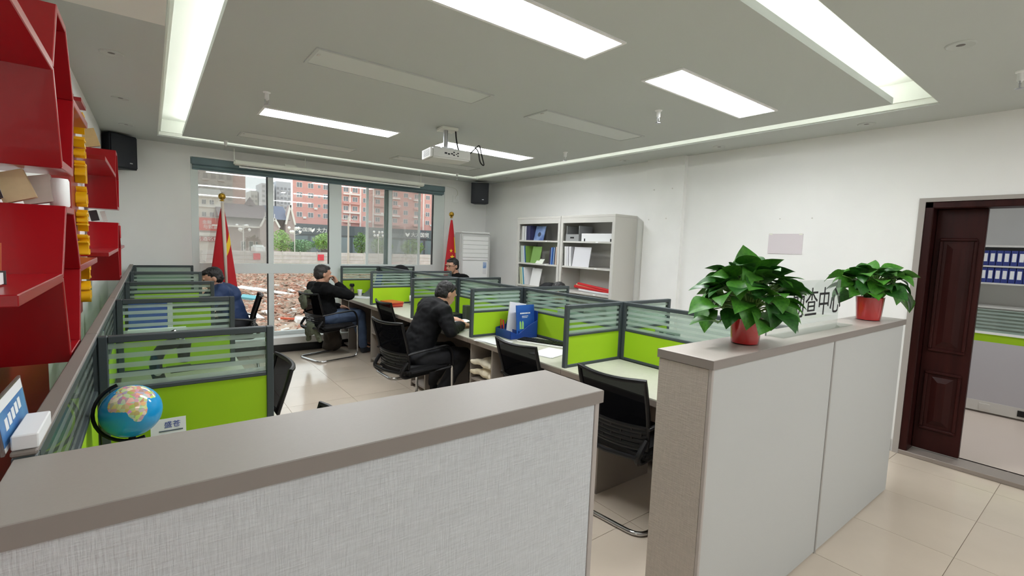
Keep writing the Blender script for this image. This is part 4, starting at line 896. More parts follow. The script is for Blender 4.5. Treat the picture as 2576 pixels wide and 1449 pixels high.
MB().box(-.03, .08, -.06, .06, .10, .112).build('stage', BLACK, t, bev=.002); MB().lathe([(.022, .14), (.026, .15), (.03, .2), (.035, .24), (.028, .25), (.0005, .252)], 14, (.04, 0, 0)).build('nosepiece', BLACK, t, 'auto')
m = MB(); m.tube([(.03, 0, .25), (-.01, 0, .31)], [.022, .017], 12); m.build('eyepiece', CHROME, t, 'auto'); m = MB(); m.tube([(-.08, -.045, .11), (-.08, .045, .11)], .018, 12); m.build('focus_knob', SILVER, t, 'auto')
t = thing('magnifier', 'wooden handled magnifying glass lying by the microscope', 'magnifier', (-.02, 2.50, DZ_+.13)); 
t.location = (-.03, 2.62, DZ_); m = MB(); m.tube([(-.1, 0, .02), (.02, .0, .02)], .012, 8); m.build('handle', WOODB, t, 'auto'); m = MB(); m.tube([(.07+.05*math.cos(a), .05*math.sin(a), .02) for a in [2*PI*k/20 for k in range(20)]], .005, 6, True); m.build('rim', BLACK, t, 'auto'); MB().lathe([(.049, .018), (.0005, .021)], 18, (.07, 0, 0)).build('lens', ACRY, t)
tag(MB().lathe([(.05, 0), (.055, .012), (.05, .016), (.04, .006), (.0005, .005)], 20, (.14, 2.55, DZ_)).build('ashtray', M('dark_glass', (70, 70, 66), .2), None, 'auto'), 'round dark glass dish on the microscope desk', 'dish')
tag(MB().box(-.05, .05, -.03, .03, 0, .02).build('eraser_box', PAPER, None, loc=(.26, 2.58, DZ_)), 'small white box on the microscope desk', 'box')
t = leaning('board', 'blue sheet board standing behind the third left partition', 0, 4.56, DZ_, .24, .34, (76, 98, 190), 0, 'board'); t.location = (-.03, 4.60, DZ_)
for c_ in KIDS(t): bpy.data.objects.remove(c_)
MB().box(-.115, .125, 0, .012, 0, .285).build('blue_sheet', M('blue_sheet', (70, 96, 196), .45), t); MB().box(.127, .16, -.004, .012, 0, .28).build('white_edge', PAPER, t)
t = thing('carton', 'long white carton on the left desk before the blue board', 'box', (0, 4.1, DZ_)); MB().box(-.14, .2, -.2, .2, 0, .12).build('body', PAPER, t, bev=.003); MB().box(-.142, .202, -.202, .202, .1, .125).build('lid', WHITEP, t, bev=.002)
t = thing('monitor_stand', 'small dark box on the fourth left desk', 'box', (.12, 5.4, DZ_)); MB().box(-.07, .07, -.05, .05, 0, .1).build('body', BLACK, t, bev=.004); MB().box(-.06, .06, -.055, -.05, .02, .08).build('panel', M('panel_dark', (50, 52, 50), .4), t)
tag(blob and ob('canvas_bag', blob([('e', (0, 0, .17), (.13, .1, .17)), ('e', (0, 0, .08), (.14, .11, .08))], .014, 6, M('brown_cloth', (62, 54, 46), .9), 'canvas_bag', .02, 9), None, (2.02, 6.78, 0)), 'brown cloth bag on the floor behind the chair by the window', 'bag')
# ------------------------------------------------------------------ people
def hand(w, fwd, up, side, curl=.5, k=1.0):
    """palm, four fingers of different length bent at two joints and a thumb leaving the side of the palm"""
    w, f, u = Vector(w), Vector(fwd).normalized(), Vector(up).normalized(); u = (u-f*u.dot(f)).normalized(); s = f.cross(u)*side
    out = [('c', w, w+f*.045*k, .026*k, .028*k), ('e', w+f*.055*k, (.04*k, .04*k, .02*k), Matrix((f, s, u)).transposed()), ('c', w+f*.04*k-s*.02*k, w+f*.08*k-s*.028*k, .016*k, .014*k), ('c', w+f*.04*k+s*.02*k, w+f*.08*k+s*.028*k, .016*k, .014*k)]
    for i, (off, ln) in enumerate(((-.030, .075), (-.010, .085), (.010, .08), (.029, .062))):
        b = w+f*.085*k+s*off*k; a1 = curl*.7; d1 = f*math.cos(a1)-u*math.sin(a1); p1 = b+d1*ln*.5*k; a2 = curl*1.7; d2 = f*math.cos(a2)-u*math.sin(a2); p2 = p1+d2*ln*.32*k; a3 = curl*2.4; p3 = p2+(f*math.cos(a3)-u*math.sin(a3))*ln*.22*k
        out += [('c', b, p1, .0095*k, .009*k), ('c', p1, p2, .009*k, .0082*k), ('c', p2, p3, .0082*k, .007*k)]
    b = w+f*.025*k-s*.03*k; d = (f*.75-s*.6-u*.25*curl).normalized(); p1 = b+d*.04*k; p2 = p1+(d*.7+f*.5+s*.3*curl-u*.2).normalized()*.032*k
    out += [('c', b, p1, .013*k, .0105*k), ('c', p1, p2, .0105*k, .0085*k)]
    return out
def person(label, J, jacket, trousers, hair, shoe=True, vox=.0075, glasses=False, hairfn=None, group=None):
    loc = Vector((J['pelvis'][0], J['pelvis'][1], 0)); g = lambda n: Vector(J[n])-loc
    t = thing('person', label, 'person', loc)
    R = Euler(J['hrot']).to_matrix(); hc = g('head'); H = lambda x, y, z: hc+R @ Vector((x, y, z))
    pel, che, nk = g('pelvis'), g('chest'), g('neck')
    B = [('e', H(0, 0, .012), (.098, .077, .1), R), ('e', H(.026, 0, -.03), (.07, .064, .085), R), ('e', H(.045, 0, -.085), (.042, .045, .035), R), ('e', H(.03, 0, -.06), (.05, .06, .05), R),
         ('c', H(.09, 0, .005), H(.112, 0, -.03), .009, .014), ('c', H(.1, .011, -.033), H(.1, -.011, -.033), .011, .011), ('c', H(.093, -.02, -.058), H(.093, .02, -.058), .008, .008), ('c', H(.09, -.016, -.068), H(.09, .016, -.068), .009, .009),
         ('c', H(.087, -.045, .022), H(.087, .045, .022), .011, .011),
         ('e', H(-.012, .079, -.012), (.02, .009, .032), R), ('e', H(-.012, -.079, -.012), (.02, .009, .032), R), ('c', H(-.02, 0, -.06), nk, .054, .058),
         ('c', nk, che, .06, .11), ('c', che, pel, .12, .12)]
    Jk = [('c', che+Vector((0, 0, .02)), pel+Vector((0, 0, .03)), .145, .15), ('c', nk-Vector((0, 0, .03)), che, .085, .14), ('e', nk+R @ Vector((-.01, 0, 0)), (.078, .082, .04))]
    Tr = [('e', pel, (.15, .175, .11))]; Sh = []
    for s, c in ((1, 'L'), (-1, 'R')):
        S, E, W, Hp, K, A, T = (g(n+c) for n in ('sh', 'el', 'wr', 'hip', 'kn', 'an', 'toe'))
        B += [('c', S, E, .047, .04), ('c', E, W, .039, .027), ('c', che, S, .09, .05), ('c', Hp, K, .07, .055), ('c', K, A, .05, .036), ('c', A, T, .036, .03)]
        hd = J.get('hand'+c)
        f = Vector(hd[0]) if hd else (W-E).normalized(); u = Vector(hd[1]) if hd else Vector((0, 0, 1)); cu = hd[2] if hd else .5
        B += hand(W+f.normalized()*.005, f, u, s, cu)
        Jk += [('c', nk-Vector((0, 0, .04)), S, .075, .082), ('c', che, S, .13, .085), ('c', S, E, .078, .064), ('c', E, W-(W-E).normalized()*.02, .064, .045)]
        Tr += [('c', Hp, K, .1, .08), ('c', K, A+Vector((0, 0, .03)), .078, .058)]
        Sh += [('c', A-Vector((0, 0, .045)), A+(T-A)*.3-Vector((0, 0, .02)), .04, .045), ('c', A+(T-A)*.3-Vector((0, 0, .03)), T+Vector((0, 0, .005)), .042, .036)]
        Sh += [('c', A+Vector((0, 0, .0)), A-Vector((0, 0, .04)), .043, .04)]
    if J.get('hood'): Jk += [('e', Vector(q)-loc, r) for q, r in J['hood']]
    ob('body', blob(B, vox, 4, SKIN, 'body'), t)
    ob('jacket', blob(Jk, .011, 9, jacket, 'jacket', .010, 15), t, None)
    ob('trousers', blob(Tr, .012, 4, trousers, 'trousers', .008, 12), t)
    if shoe: ob('shoes', blob(Sh, .009, 4, SHOE, 'shoes'), t)
    hp = hairfn(H, R) if hairfn else [('e', H(-.022, 0, .035), (.096, .085, .088), R), ('e', H(-.045, 0, -.01), (.07, .082, .075), R), ('e', H(.03, 0, .075), (.06, .065, .036), R)]
    ob('hair', blob(hp, .007, 3, hair, 'hair', .006, 45), t)
    ey = MB()
    for s in (1, -1):
        c = H(.083, s*.031, .004); ey.lathe([(.0005, -.008), (.008, -.005), (.011, 0), (.008, .005), (.0005, .008)], 10, c)
    ey.build('eyes', INK, t, True)
    li = MB(); li.tube([H(.098, -.02, -.063), H(.104, 0, -.062), H(.098, .02, -.063)], .004, 6); li.build('lips', M('lips', (160, 92, 84), .5) if 'lips' not in bpy.data.materials else bpy.data.materials['lips'], t)
    if glasses:
        m = MB()
        for s in (1, -1):
            m.tube([H(.106, s*.033+.024*math.cos(a), .003+.017*math.sin(a)) for a in [2*PI*k/14 for k in range(14)]], .002, 5, True); m.tube([H(.104, s*.056, .006), H(.0, s*.086, .006)], .002, 5)
        m.tube([H(.107, -.01, .006), H(.107, .01, .006)], .002, 5); m.build('glasses', BLACK, t)
    return t
P3 = dict(pelvis=(1.93, 3.97, .54), chest=(2.09, 3.99, .84), neck=(2.20, 4.02, .985), head=(2.295, 4.06, 1.085), hrot=(0, .42, .12),
          shL=(2.15, 4.20, .95), elL=(2.36, 4.30, .80), wrL=(2.46, 4.22, .80), handL=((.7, -.6, -.1), (0, 0, 1), .4), shR=(2.13, 3.81, .94), elR=(2.13, 3.68, .79), wrR=(2.37, 3.87, .80), handR=((.85, .45, -.1), (-.1, 0, 1), .7),
          hipL=(1.96, 4.06, .53), knL=(2.40, 4.16, .50), anL=(2.34, 4.38, .09), toeL=(2.47, 4.46, .04), hipR=(1.96, 3.88, .53), knR=(2.40, 3.88, .50), anR=(2.22, 3.98, .09), toeR=(2.34, 4.02, .04),
          hood=[((2.13, 4.01, 1.0), (.10, .145, .06)), ((2.07, 3.99, .93), (.10, .14, .10)), ((2.21, 4.03, .985), (.085, .095, .05))])
person('man in a black hooded jacket bent over a book at the middle desk', P3, JBLACK, TROUS, HAIR)
P5 = dict(pelvis=(1.83, 6.42, .54), chest=(1.77, 6.405, .84), neck=(1.755, 6.40, .985), head=(1.785, 6.41, 1.12), hrot=(0, .1, .15),
          shL=(1.71, 6.59, .93), elL=(1.82, 6.68, .70), wrL=(2.06, 6.58, .655), handL=((.9, -.2, -.2), (0, .3, 1), .5), shR=(1.80, 6.22, .93), elR=(2.09, 6.27, .835), wrR=(1.955, 6.37, .99), handR=((-.35, .12, .9), (.75, .1, .3), .9),
          hipL=(1.84, 6.51, .53), knL=(2.29, 6.62, .545), anL=(2.42, 6.66, .09), toeL=(2.56, 6.68, .04), hipR=(1.88, 6.34, .53), knR=(2.28, 6.42, .55), anR=(2.34, 6.44, .09), toeR=(2.47, 6.49, .04))
person('man in black jacket and blue jeans sitting by the window with hand at his face', P5, JNAVY, JEANS, HAIRG)
PBp = dict(pelvis=(.78, 6.37, .54), chest=(.68, 6.35, .84), neck=(.61, 6.33, .99), head=(.55, 6.30, 1.085), hrot=(0, .35, PI),
           shL=(.62, 6.14, .95), elL=(.50, 6.08, .80), wrL=(.28, 6.2, .80), handL=((-1, .3, 0), (0, 0, 1), .4), shR=(.64, 6.53, .95), elR=(.5, 6.62, .8), wrR=(.28, 6.48, .80), handR=((-1, -.2, 0), (0, 0, 1), .5),
           hipL=(.76, 6.28, .53), knL=(.34, 6.26, .50), anL=(.38, 6.27, .09), toeL=(.25, 6.27, .04), hipR=(.76, 6.46, .53), knR=(.34, 6.48, .5), anR=(.38, 6.48, .09), toeR=(.25, 6.48, .04), hood=[((.69, 6.34, .96), (.09, .13, .06)), ((.75, 6.35, .88), (.09, .15, .12))])
person('person in a navy blue hooded jacket bent over the last left desk', PBp, JBLUE, TROUS, HAIR)
PG = dict(pelvis=(3.87, 6.42, .56), chest=(3.85, 6.42, .92), neck=(3.79, 6.42, 1.09), head=(3.72, 6.41, 1.235), hrot=(0, .12, PI+.25),
          shL=(3.84, 6.23, 1.03), elL=(3.72, 6.14, .82), wrL=(3.42, 6.26, .80), handL=((-1, .2, 0), (0, 0, 1), .4), shR=(3.84, 6.61, 1.03), elR=(3.72, 6.7, .82), wrR=(3.42, 6.56, .80), handR=((-1, -.2, 0), (0, 0, 1), .4),
          hipL=(3.86, 6.33, .54), knL=(3.44, 6.31, .50), anL=(3.48, 6.32, .09), toeL=(3.35, 6.32, .04), hipR=(3.86, 6.51, .54), knR=(3.44, 6.53, .5), anR=(3.48, 6.52, .09), toeR=(3.35, 6.52, .04))
person('man with glasses and a black shirt facing left beside the flag', PG, JNAVY, TROUS, HAIR, glasses=True)
PR = dict(pelvis=(3.84, 4.17, .54), chest=(3.78, 4.14, .85), neck=(3.72, 4.03, .99), head=(3.68, 3.93, 1.06), hrot=(0, .5, -PI*.55),
          shL=(3.70, 4.24, 1.02), elL=(3.54, 4.3, .82), wrL=(3.38, 4.1, .80), handL=((-.8, -.6, 0), (0, 0, 1), .5), shR=(3.72, 3.92, .92), elR=(3.56, 3.84, .8), wrR=(3.36, 3.95, .80), handR=((-1, .2, 0), (0, 0, 1), .5),
          hipL=(3.82, 4.08, .53), knL=(3.42, 4.06, .5), anL=(3.46, 4.07, .09), toeL=(3.33, 4.07, .04), hipR=(3.82, 4.26, .53), knR=(3.42, 4.28, .5), anR=(3.46, 4.28, .09), toeR=(3.33, 4.28, .04), hood=[((3.76, 4.19, 1.06), (.12, .15, .10))])
person('person in black bent low over the desk before the steel cabinets', PR, JBLACK, TROUS, HAIR)
t = thing('green_coat', 'olive green coat hung over the chair by the window', 'coat', (1.6, 6.40, 0))
ob('cloth', blob([('e', (.0, -.02, .86), (.045, .13, .05)), ('e', (-.06, -.02, .77), (.03, .12, .1)), ('c', (-.07, .05, .8), (-.05, .07, .7), .035, .03)], .010, 4, M('olive_cloth', (86, 92, 74), .9), 'cloth', .02, 14), t)
ob('hem', blob([('e', (.02, -.02, .42), (.04, .16, .10)), ('c', (.06, -.14, .4), (.1, -.16, .28), .04, .03), ('c', (.02, .1, .4), (.04, .12, .25), .04, .03)], .012, 4, bpy.data.materials['olive_cloth'], 'hem', .02, 14), t)
# ------------------------------------------------------------------ outside: demolition ground, hoarding, trees, buildings
GZ = -3.0
SAND = M('sandy_ground', (196, 172, 144), .95, var=.12, vscale=.6)
gr = MB(); gr.grid(lambda a, b: (-60+260*a, 7.6+392*b*b, GZ-.4*(1-b)), 20, 20)
struct(gr.build('ground', SAND))
struct(MB().box(-30, 60, 7.46, 7.6, -4, -.06).build('trim_2', WALL))
def mound(x, y):
    e = min(1, max(0, (y-13)/4))*min(1, max(0, (66-y)/14))
    return GZ+e*(.55+.5*noise.noise(Vector((x*.22, y*.22, 3)))+.28*noise.noise(Vector((x*.7, y*.7, 9))))
mo = MB(); mo.grid(lambda a, b: (-6+46*a, 12+54*b, mound(-6+46*a, 12+54*b)), 80, 90)
MOUND = tag(mo.build('rubble_mound', M('brick_dust', (168, 128, 106), .95, var=.3, vscale=1.2, rgb2=(196, 170, 148)), None, True), 'mound of brick dust and earth outside the window', 'rubble', kind='stuff')
rn = random.Random(5)
def scatter(name, n, mat, s0, s1, label, y1=62, flat=.35):
    m = MB()
    for _ in range(n):
        y = 14+(y1-14)*rn.random()**1.5; x = y*rn.uniform(.03, .52); s = rn.uniform(s0, s1)
        m.cbox((x, y, mound(x, y)+s*.12), (s, s*rn.uniform(.35, .7), s*rn.uniform(.12, flat)), Euler((rn.uniform(-.45, .45), rn.uniform(-.45, .45), rn.uniform(0, 6.3))))
    tag(m.build(name, mat, MOUND), label, None, kind='stuff')
scatter('brick_rubble', 14000, M('broken_brick', (176, 120, 100), .9, rgb2=(204, 172, 152), vscale=1.5), .12, .36, 'broken red bricks strewn over the ground outside')
scatter('concrete_rubble', 8000, M('broken_concrete', (196, 174, 156), .9, rgb2=(140, 122, 110), vscale=.8), .12, .42, 'grey concrete lumps among the broken bricks outside')
scatter('scrap', 500, M('white_scrap', (228, 226, 222), .8), .2, .55, 'white scraps among the broken bricks outside', 44, .12)
for i, (x, y, s, rz, mat, lb) in enumerate([(6.2, 37, (3.2, .5, .04), -.6, 'white', 'long silver sheet strip on the rubble'), (6.8, 36.4, (3.0, .35, .04), -.75, 'white', 'second silver sheet strip on the rubble'), (3.9, 26, (.9, .7, .05), .4, 'white', 'white board lying on the rubble left of the chair'), (5.2, 21, (.9, .35, .2), .1, 'white', 'white block low on the rubble'), (5.6, 24, (1.7, .08, .08), .1, 'red', 'orange red pipe lying on the rubble'), (4.9, 33.5, (1.0, .5, .15), -.5, 'blue', 'turquoise bundle on the rubble'), (6.3, 25, (1.3, .5, .06), -.5, 'grey', 'grey slab on the rubble behind the green coat')]):
    mt = {'white': bpy.data.materials['white_scrap'], 'red': M('red_pipe', (206, 92, 62), .6), 'blue': M('turquoise', (110, 176, 186), .7), 'grey': bpy.data.materials['broken_concrete']}[mat]
    o = MB().cbox((0, 0, 0), s).build('debris_piece', mt, None, bev=.01); o.location = (x, y, mound(x, y)+.3); o.rotation_euler = (.25, .12, rz); tag(o, lb, 'debris', 'large debris pieces outside')
# hoarding of netted sheets
HM = M('hoarding_sheet', (200, 194, 192), .8, var=.12, vscale=1.2, bump=.6, bscale=2.5)
hd = MB().grid(lambda a, b: (2.9*a, .06*math.sin(a*23+b*3)*b, 2.05*b), 10, 4).mesh('sheet', HM, True)
t = thing('site_hoarding', 'pale wrinkled sheet hoarding along the far edge of the site', 'fence', (0, 92, -2.95))
k = 0
for i in range(22):
    ob('sheet', hd, t, (1+2.95*i, 0, 0)); MB().tube([(1+2.95*i, -.08, 0), (1+2.95*i, -.08, 2.2)], .05, 6).build('post', GREYST, t)
for z in (.7, 1.4): MB().tube([(1, -.1, z), (66, -.1, z)], .035, 5).build('rail', GREYST, t)
for x, lb in ((14.6, 'red square placard on the hoarding behind the left pane'), (25.2, 'red square placard on the hoarding right of the man')): tag(MB().box(x-.55, x+.55, 91.75, 91.8, -2.4, -1.3).build('placard', M('placard_red', (214, 60, 76), .6, var=.2, vscale=3)), lb, 'placard')
tag(MB().box(14.6, 16.4, 94, 98, -1.7, .1).build('white_van', WHITEP, None, bev=.3, seg=3), 'white vehicle behind the hoarding in the left pane', 'vehicle')
def crown(r, h, n, seed):
    q = random.Random(seed); m = MB()
    for _ in range(n):
        while True:
            p = Vector((q.uniform(-1, 1), q.uniform(-1, 1), q.uniform(-1, 1)))
            if .25 < p.length < 1 and p.length > .55*q.random(): break
        wob = 1+.22*noise.noise(p*2.2+Vector((seed, 0, 0))); c = Vector((p.x*r*wob, p.y*r*wob, p.z*h*wob)); s = q.uniform(.14, .3)
        R = Euler((q.uniform(-1, 1), q.uniform(-1, 1), q.uniform(0, 6.3))).to_matrix()
        m.add([c+R @ Vector(v) for v in ((-s, 0, 0), (0, -s*.5, .02), (s, 0, 0), (0, s*.5, .02))], [(0, 1, 2, 3)])
    return m
TG = [M('tree_green_a', (124, 164, 84), .7, rgb2=(164, 196, 110), vscale=1), M('tree_green_b', (84, 122, 60), .7, rgb2=(120, 156, 80), vscale=1), M('tree_green_c', (168, 180, 84), .7, rgb2=(196, 186, 96), vscale=1), M('tree_green_d', (96, 140, 96), .7, rgb2=(130, 170, 120), vscale=1)]
BK = M('bark', (96, 74, 60), .9)
for i, (x, y, r, h, zc, mi, lb) in enumerate([(19.4, 97, 2.0, 2.0, .9, 0, 'light green street tree beside the window mullion'), (22.8, 98, 1.9, 1.5, -.2, 3, 'low bluish green tree behind the second pane'), (26.9, 96, 1.9, 1.7, 1.1, 0, 'round yellow green tree above the red placard'), (25.0, 104, 2.4, 1.1, .2, 3, 'taller hazy tree behind the second pane'), (34.6, 97, 1.5, 2.3, .9, 1, 'dark green tree right of the utility pole'), (39.5, 98, 2.3, 2.0, .5, 1, 'green tree behind the hazy third pane'), (46.5, 98, 2.6, 1.9, .4, 1, 'green tree behind the hazy fourth pane'), (52.6, 97, 1.6, 2.1, .8, 2, 'yellowing tree at the right edge of the window')]):
    t = thing('street_tree', lb, 'tree', (x, y, GZ), 0, 'street trees'); crown(r, h, 900, 20+i).build('crown', TG[mi], t).location = (0, 0, zc-GZ)
    MB().tube([(0, 0, 0), (.1, 0, (zc-GZ)*.6), (0, .1, zc-GZ)], [.16, .13, .06], 8).build('trunk', BK, t, 'auto')
t = thing('planter', 'dark planter box below the round yellow green tree', 'planter', (26.9, 94, -.9)); MB().box(-.9, .9, -.4, .4, -2, .5).build('box', M('planter_brown', (80, 66, 60), .8), t, bev=.05); MB().box(-.95, .95, -.45, .45, .4, .5).build('rim', bpy.data.materials['planter_brown'], t)
t = thing('utility_pole', 'concrete utility pole with cross arms behind the third pane', 'utility pole', (30.0, 91, GZ)); MB().tube([(0, 0, 0), (0, 0, 9.0)], [.2, .14], 10).build('pole', M('pole_concrete', (190, 182, 172), .8), t, 'auto')
for z, ww in ((8.6, 1.7), (8.0, 1.3)): MB().bar((-ww, 0, z), (ww, 0, z), .1, .1).build('cross_arm', GREYST, t)
for xx in (-1.5, -.7, .7, 1.5): MB().lathe([(.08, 0), (.1, .15), (.05, .3)], 8, (xx, 0, 8.65)).build('insulator', DARKSEAL, t)
for x, y, lb in ((13.1, 95.5, 'cluster street lamp behind the left pane'), (21.4, 95, 'cluster street lamp behind the second pane'), (37.5, 95, 'cluster street lamp behind the hazy third pane')):
    t = thing('street_lamp', lb, 'street lamp', (x, y, GZ), 0, 'cluster street lamps'); MB().tube([(0, 0, 0), (0, 0, 6.6)], .09, 8).build('post', GREYST, t, 'auto')
    for q in range(6):
        a = q*PI/3; zz = 5.7+(.7 if q % 2 else 0); MB().lathe([(.02, -.3), (.22, -.1), (.26, .05), (.16, .22), (.0005, .28)], 10, (math.cos(a)*.95, math.sin(a)*.95, zz)).build('globe', WHITEP, t, 'auto')
        MB().bar((0, 0, zz-.5), (math.cos(a)*.95, math.sin(a)*.95, zz-.28), .05, .05).build('arm', GREYST, t)
# pink apartment block
PINK = M('hazed_pink_render', (216, 162, 154), .9, var=.05, vscale=.3); PINKW = M('pale_band', (236, 222, 216), .9); WF = M('white_window_frame', (226, 222, 218), .6); WG = M('hazed_window_glass', (124, 126, 132), .2); ACW = M('ac_white', (232, 230, 226), .6)  # wall and window colours lightened to carry atmospheric haze
t = thing('apartment_block', 'pink apartment block filling the view beyond the window', 'building', (0, 160, 0))
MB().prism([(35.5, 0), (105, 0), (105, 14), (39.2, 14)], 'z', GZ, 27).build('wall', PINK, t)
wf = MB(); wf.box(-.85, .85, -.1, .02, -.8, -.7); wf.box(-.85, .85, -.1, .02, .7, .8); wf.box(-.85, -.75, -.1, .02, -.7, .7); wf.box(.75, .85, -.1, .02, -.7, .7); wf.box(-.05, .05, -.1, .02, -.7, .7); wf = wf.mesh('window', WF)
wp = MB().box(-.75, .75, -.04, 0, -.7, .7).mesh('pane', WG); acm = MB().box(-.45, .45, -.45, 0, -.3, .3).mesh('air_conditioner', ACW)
cols = [23.4, 25.5, 28.4, 32.4, 34.3, 36.5, 39.2, 43.2, 45.7, 48.3, 51.1, 54, 57, 60]
for r in range(6):
    z = 9.0+3.05*r
    for ci, cx in enumerate(cols):
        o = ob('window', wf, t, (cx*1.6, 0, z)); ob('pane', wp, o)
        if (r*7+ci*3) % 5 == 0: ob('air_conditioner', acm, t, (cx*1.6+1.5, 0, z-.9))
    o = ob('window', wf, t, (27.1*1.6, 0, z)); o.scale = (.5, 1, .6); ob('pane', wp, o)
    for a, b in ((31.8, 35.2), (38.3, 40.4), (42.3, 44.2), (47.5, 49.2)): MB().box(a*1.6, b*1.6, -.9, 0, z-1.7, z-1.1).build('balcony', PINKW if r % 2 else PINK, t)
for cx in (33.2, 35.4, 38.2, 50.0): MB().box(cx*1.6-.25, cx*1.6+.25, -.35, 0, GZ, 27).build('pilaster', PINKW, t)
# dark shop row with lettering
t = thing('shop_row', 'low dark shop row with white Chinese lettering below the pink block', 'building', (0, 150, 0))
DK = M('dark_fascia', (66, 78, 84), .5, var=.1, vscale=.2); MB().box(33, 95, 0, 8, GZ, 5.9).build('front_wall', DK, t); MB().box(33, 95, -.3, 0, 2.9, 5.9).build('fascia', M('fascia_slate', (78, 88, 94), .5), t)
for i in range(14): MB().box(34+4.2*i, 37.4+4.2*i, -.06, 0, -2.6, 2.3).build('shopfront', M('shopfront_glass', (96, 112, 118), .15) if i == 0 else bpy.data.materials['shopfront_glass'], t)
for x, s, tx in ((36.0, 1.3, '大力国贸'), (42.9, 1.55, '大力国贸'), (73.9, 1.7, '大力国贸')):
    o = ob('lettering', text_mesh(tx, s, .03, WHITEP), t, (x, -.36, 4.1)); o.rotation_euler = (PI/2, 0, 0)
    m = MB(); m.prism([(-.6, .5), (-.25, .35), (0, .1), (.25, .35), (.6, .5), (.45, -.1), (0, -.55), (-.45, -.1)], 'y', -.03, .03); e = m.build('emblem', WHITEP, t); e.location = (x-s*2.75, -.36, 4.1); e.scale = (s*.8, 1, s*.8)
# gabled hall
HR = M('hall_roof', (118, 104, 108), .8, var=.08, vscale=.5); HRB = M('blue_grey_roof', (104, 110, 130), .8); HW = M('hall_wall', (170, 152, 148), .85); HT = M('white_trim', (224, 220, 214), .8)
t = thing('gabled_hall', 'hall with steep grey roof, spire and white trimmed gables', 'building', (0, 108, 0))
MB().box(12.2, 23.2, 2, 12, GZ, 5.4).build('wall', HW, t); MB().prism([(-1, 5.2), (6, 8.2), (13, 5.2)], 'x', 10.5, 19.5).build('roof', HR, t); MB().prism([(-1, 5.2), (6, 8.3), (13, 5.2)], 'x', 19.5, 23.3).build('roof', HRB, t)
MB().lathe([(1.2, 8.0), (.05, 9.8)], 4, (16.9, 6, 0)).build('spire', HR, t)
MB().box(9.5, 19, -.6, 0, 3.3, 3.6).build('cornice', HT, t); MB().prism([(-.6, 3.6), (2, 5.4), (2, 3.6)], 'x', 11, 18.5).build('lower_roof', M('pale_roof', (182, 176, 172), .8), t)
def gable(x, w_, z0, z1):
    m = MB(); m.bar((x-w_, -1, z0), (x, -1, z1), .35, .35, (0, 1, 0)); m.bar((x+w_, -1, z0), (x, -1, z1), .35, .35, (0, 1, 0)); m.build('gable_trim', HT, t)
    MB().prism([(x-w_, GZ), (x+w_, GZ), (x+w_, z0), (x, z1), (x-w_, z0)], 'y', -.9, 2).build('gable_wall', HW, t); m = MB(); m.tube([(x, -1, z1), (x, -1, z1+.9)], .06, 6); m.build('finial', HT, t)
gable(18.6, .95, 3.6, 5.6); gable(20.3, .95, 3.6, 5.4); gable(23.3, .9, 4.3, 8.3)
for xx in (14.6, 16.0, 17.2): MB().box(xx, xx+.9, 1.9, 2, -1.8, .6).build('doorway', HT, t); MB().box(xx+.12, xx+.78, 1.85, 1.9, -1.8, .48).build('doorway_glass', WG, t)
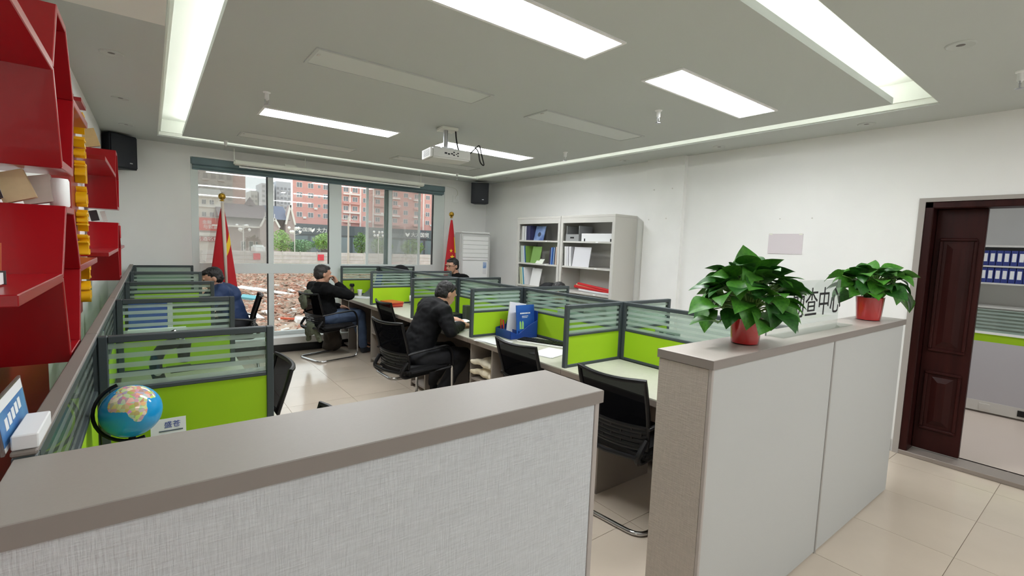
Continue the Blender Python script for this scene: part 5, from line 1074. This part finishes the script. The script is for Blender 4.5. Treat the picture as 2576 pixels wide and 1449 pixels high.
# beige building and red boards at far left
t = thing('beige_building', 'cream building with red sign boards at the left window edge', 'building', (0, 112, 0))
MB().box(2, 11.6, 0, 10, GZ, 9.3).build('wall', M('cream_wall', (216, 210, 200), .9), t); MB().box(1.5, 12, -.5, 0, 9.0, 9.5).build('cornice', HT, t); MB().box(1.5, 11.9, -.35, 0, 7.0, 7.35).build('cornice', HT, t); MB().prism([(-.5, 9.5), (5, 11), (10, 9.5)], 'x', 2, 11.8).build('roof', M('grey_roof_l', (170, 166, 160), .9), t)
for xx in (8.6, 9.9):
    for zz in (5.6, 8.0): o = ob('window', wf, t, (xx, 0, zz)); o.scale = (.45, 1, .6); ob('pane', wp, o)
BR = M('red_board_far', (214, 70, 56), .7); b_ = MB().box(5.5, 11.2, -.7, -.5, 2.4, 4.9).build('sign_board', BR, t)
for tx, x, z, s in (('金融', 9.0, 4.0, .8), ('与致富', 9.6, 3.1, .85)): o = ob('lettering', text_mesh(tx, s, .02, WHITEP), b_, (x, -.73, z)); o.rotation_euler = (PI/2, 0, 0)
MB().box(2, 11.6, -.6, 0, 1.3, 2.0).build('awning', HT, t); b2 = MB().box(5.5, 11.2, -.5, -.3, .3, 1.2).build('sign_board', M('dark_red_board', (170, 60, 56), .7), t); o = ob('lettering', text_mesh('名酒名烟', .95, .02, WHITEP), b2, (9.1, -.53, .72)); o.rotation_euler = (PI/2, 0, 0)
# towers
def tower(x0, x1, y, z1, rgb, label, nx, nz, z0=6):
    nm = 'tower_%d_%d' % (rgb[0], x0); t = thing('tower_block', label, 'building', (0, y, 0)); MB().box(x0, x1, 0, 20, GZ, z1).build('wall', M(nm, rgb, .9), t)
    dx = (x1-x0)/nx; dz = 3.1; me = MB().box(-dx*.3, dx*.3, -.15, 0, -.75, .75).mesh('window', M(nm+'_win', tuple(int(c*.78) for c in rgb), .4)); bd = MB().box(-dx*.45, dx*.45, -.8, 0, -.2, .2).mesh('balcony', M(nm+'_bal', tuple(min(255, int(c*1.08)) for c in rgb), .8))
    for i in range(nx):
        for j in range(nz):
            z = z0+dz*j
            if z < z1-1.5: ob('window', me, t, (x0+dx*(i+.5), 0, z)); ob('balcony', bd, t, (x0+dx*(i+.5), 0, z-1.2)) if i % 2 else None
tower(10.5, 20.6, 170, 45, (168, 160, 154), 'tall grey tower block behind the left pane', 5, 9, 13)
tower(20.6, 24.2, 171, 45, (190, 160, 152), 'pinkish side wing of the tall tower behind the left pane', 1, 3, 38)
tower(57, 64.5, 340, 35.5, (214, 214, 218), 'far white tower right of the mullion', 3, 9, 12); tower(66.5, 75.5, 345, 38.2, (176, 178, 184), 'far grey tower beside the pink block', 4, 9, 12); tower(52.5, 56.5, 350, 31, (204, 202, 198), 'far pale tower left of the mullion', 2, 7, 12)
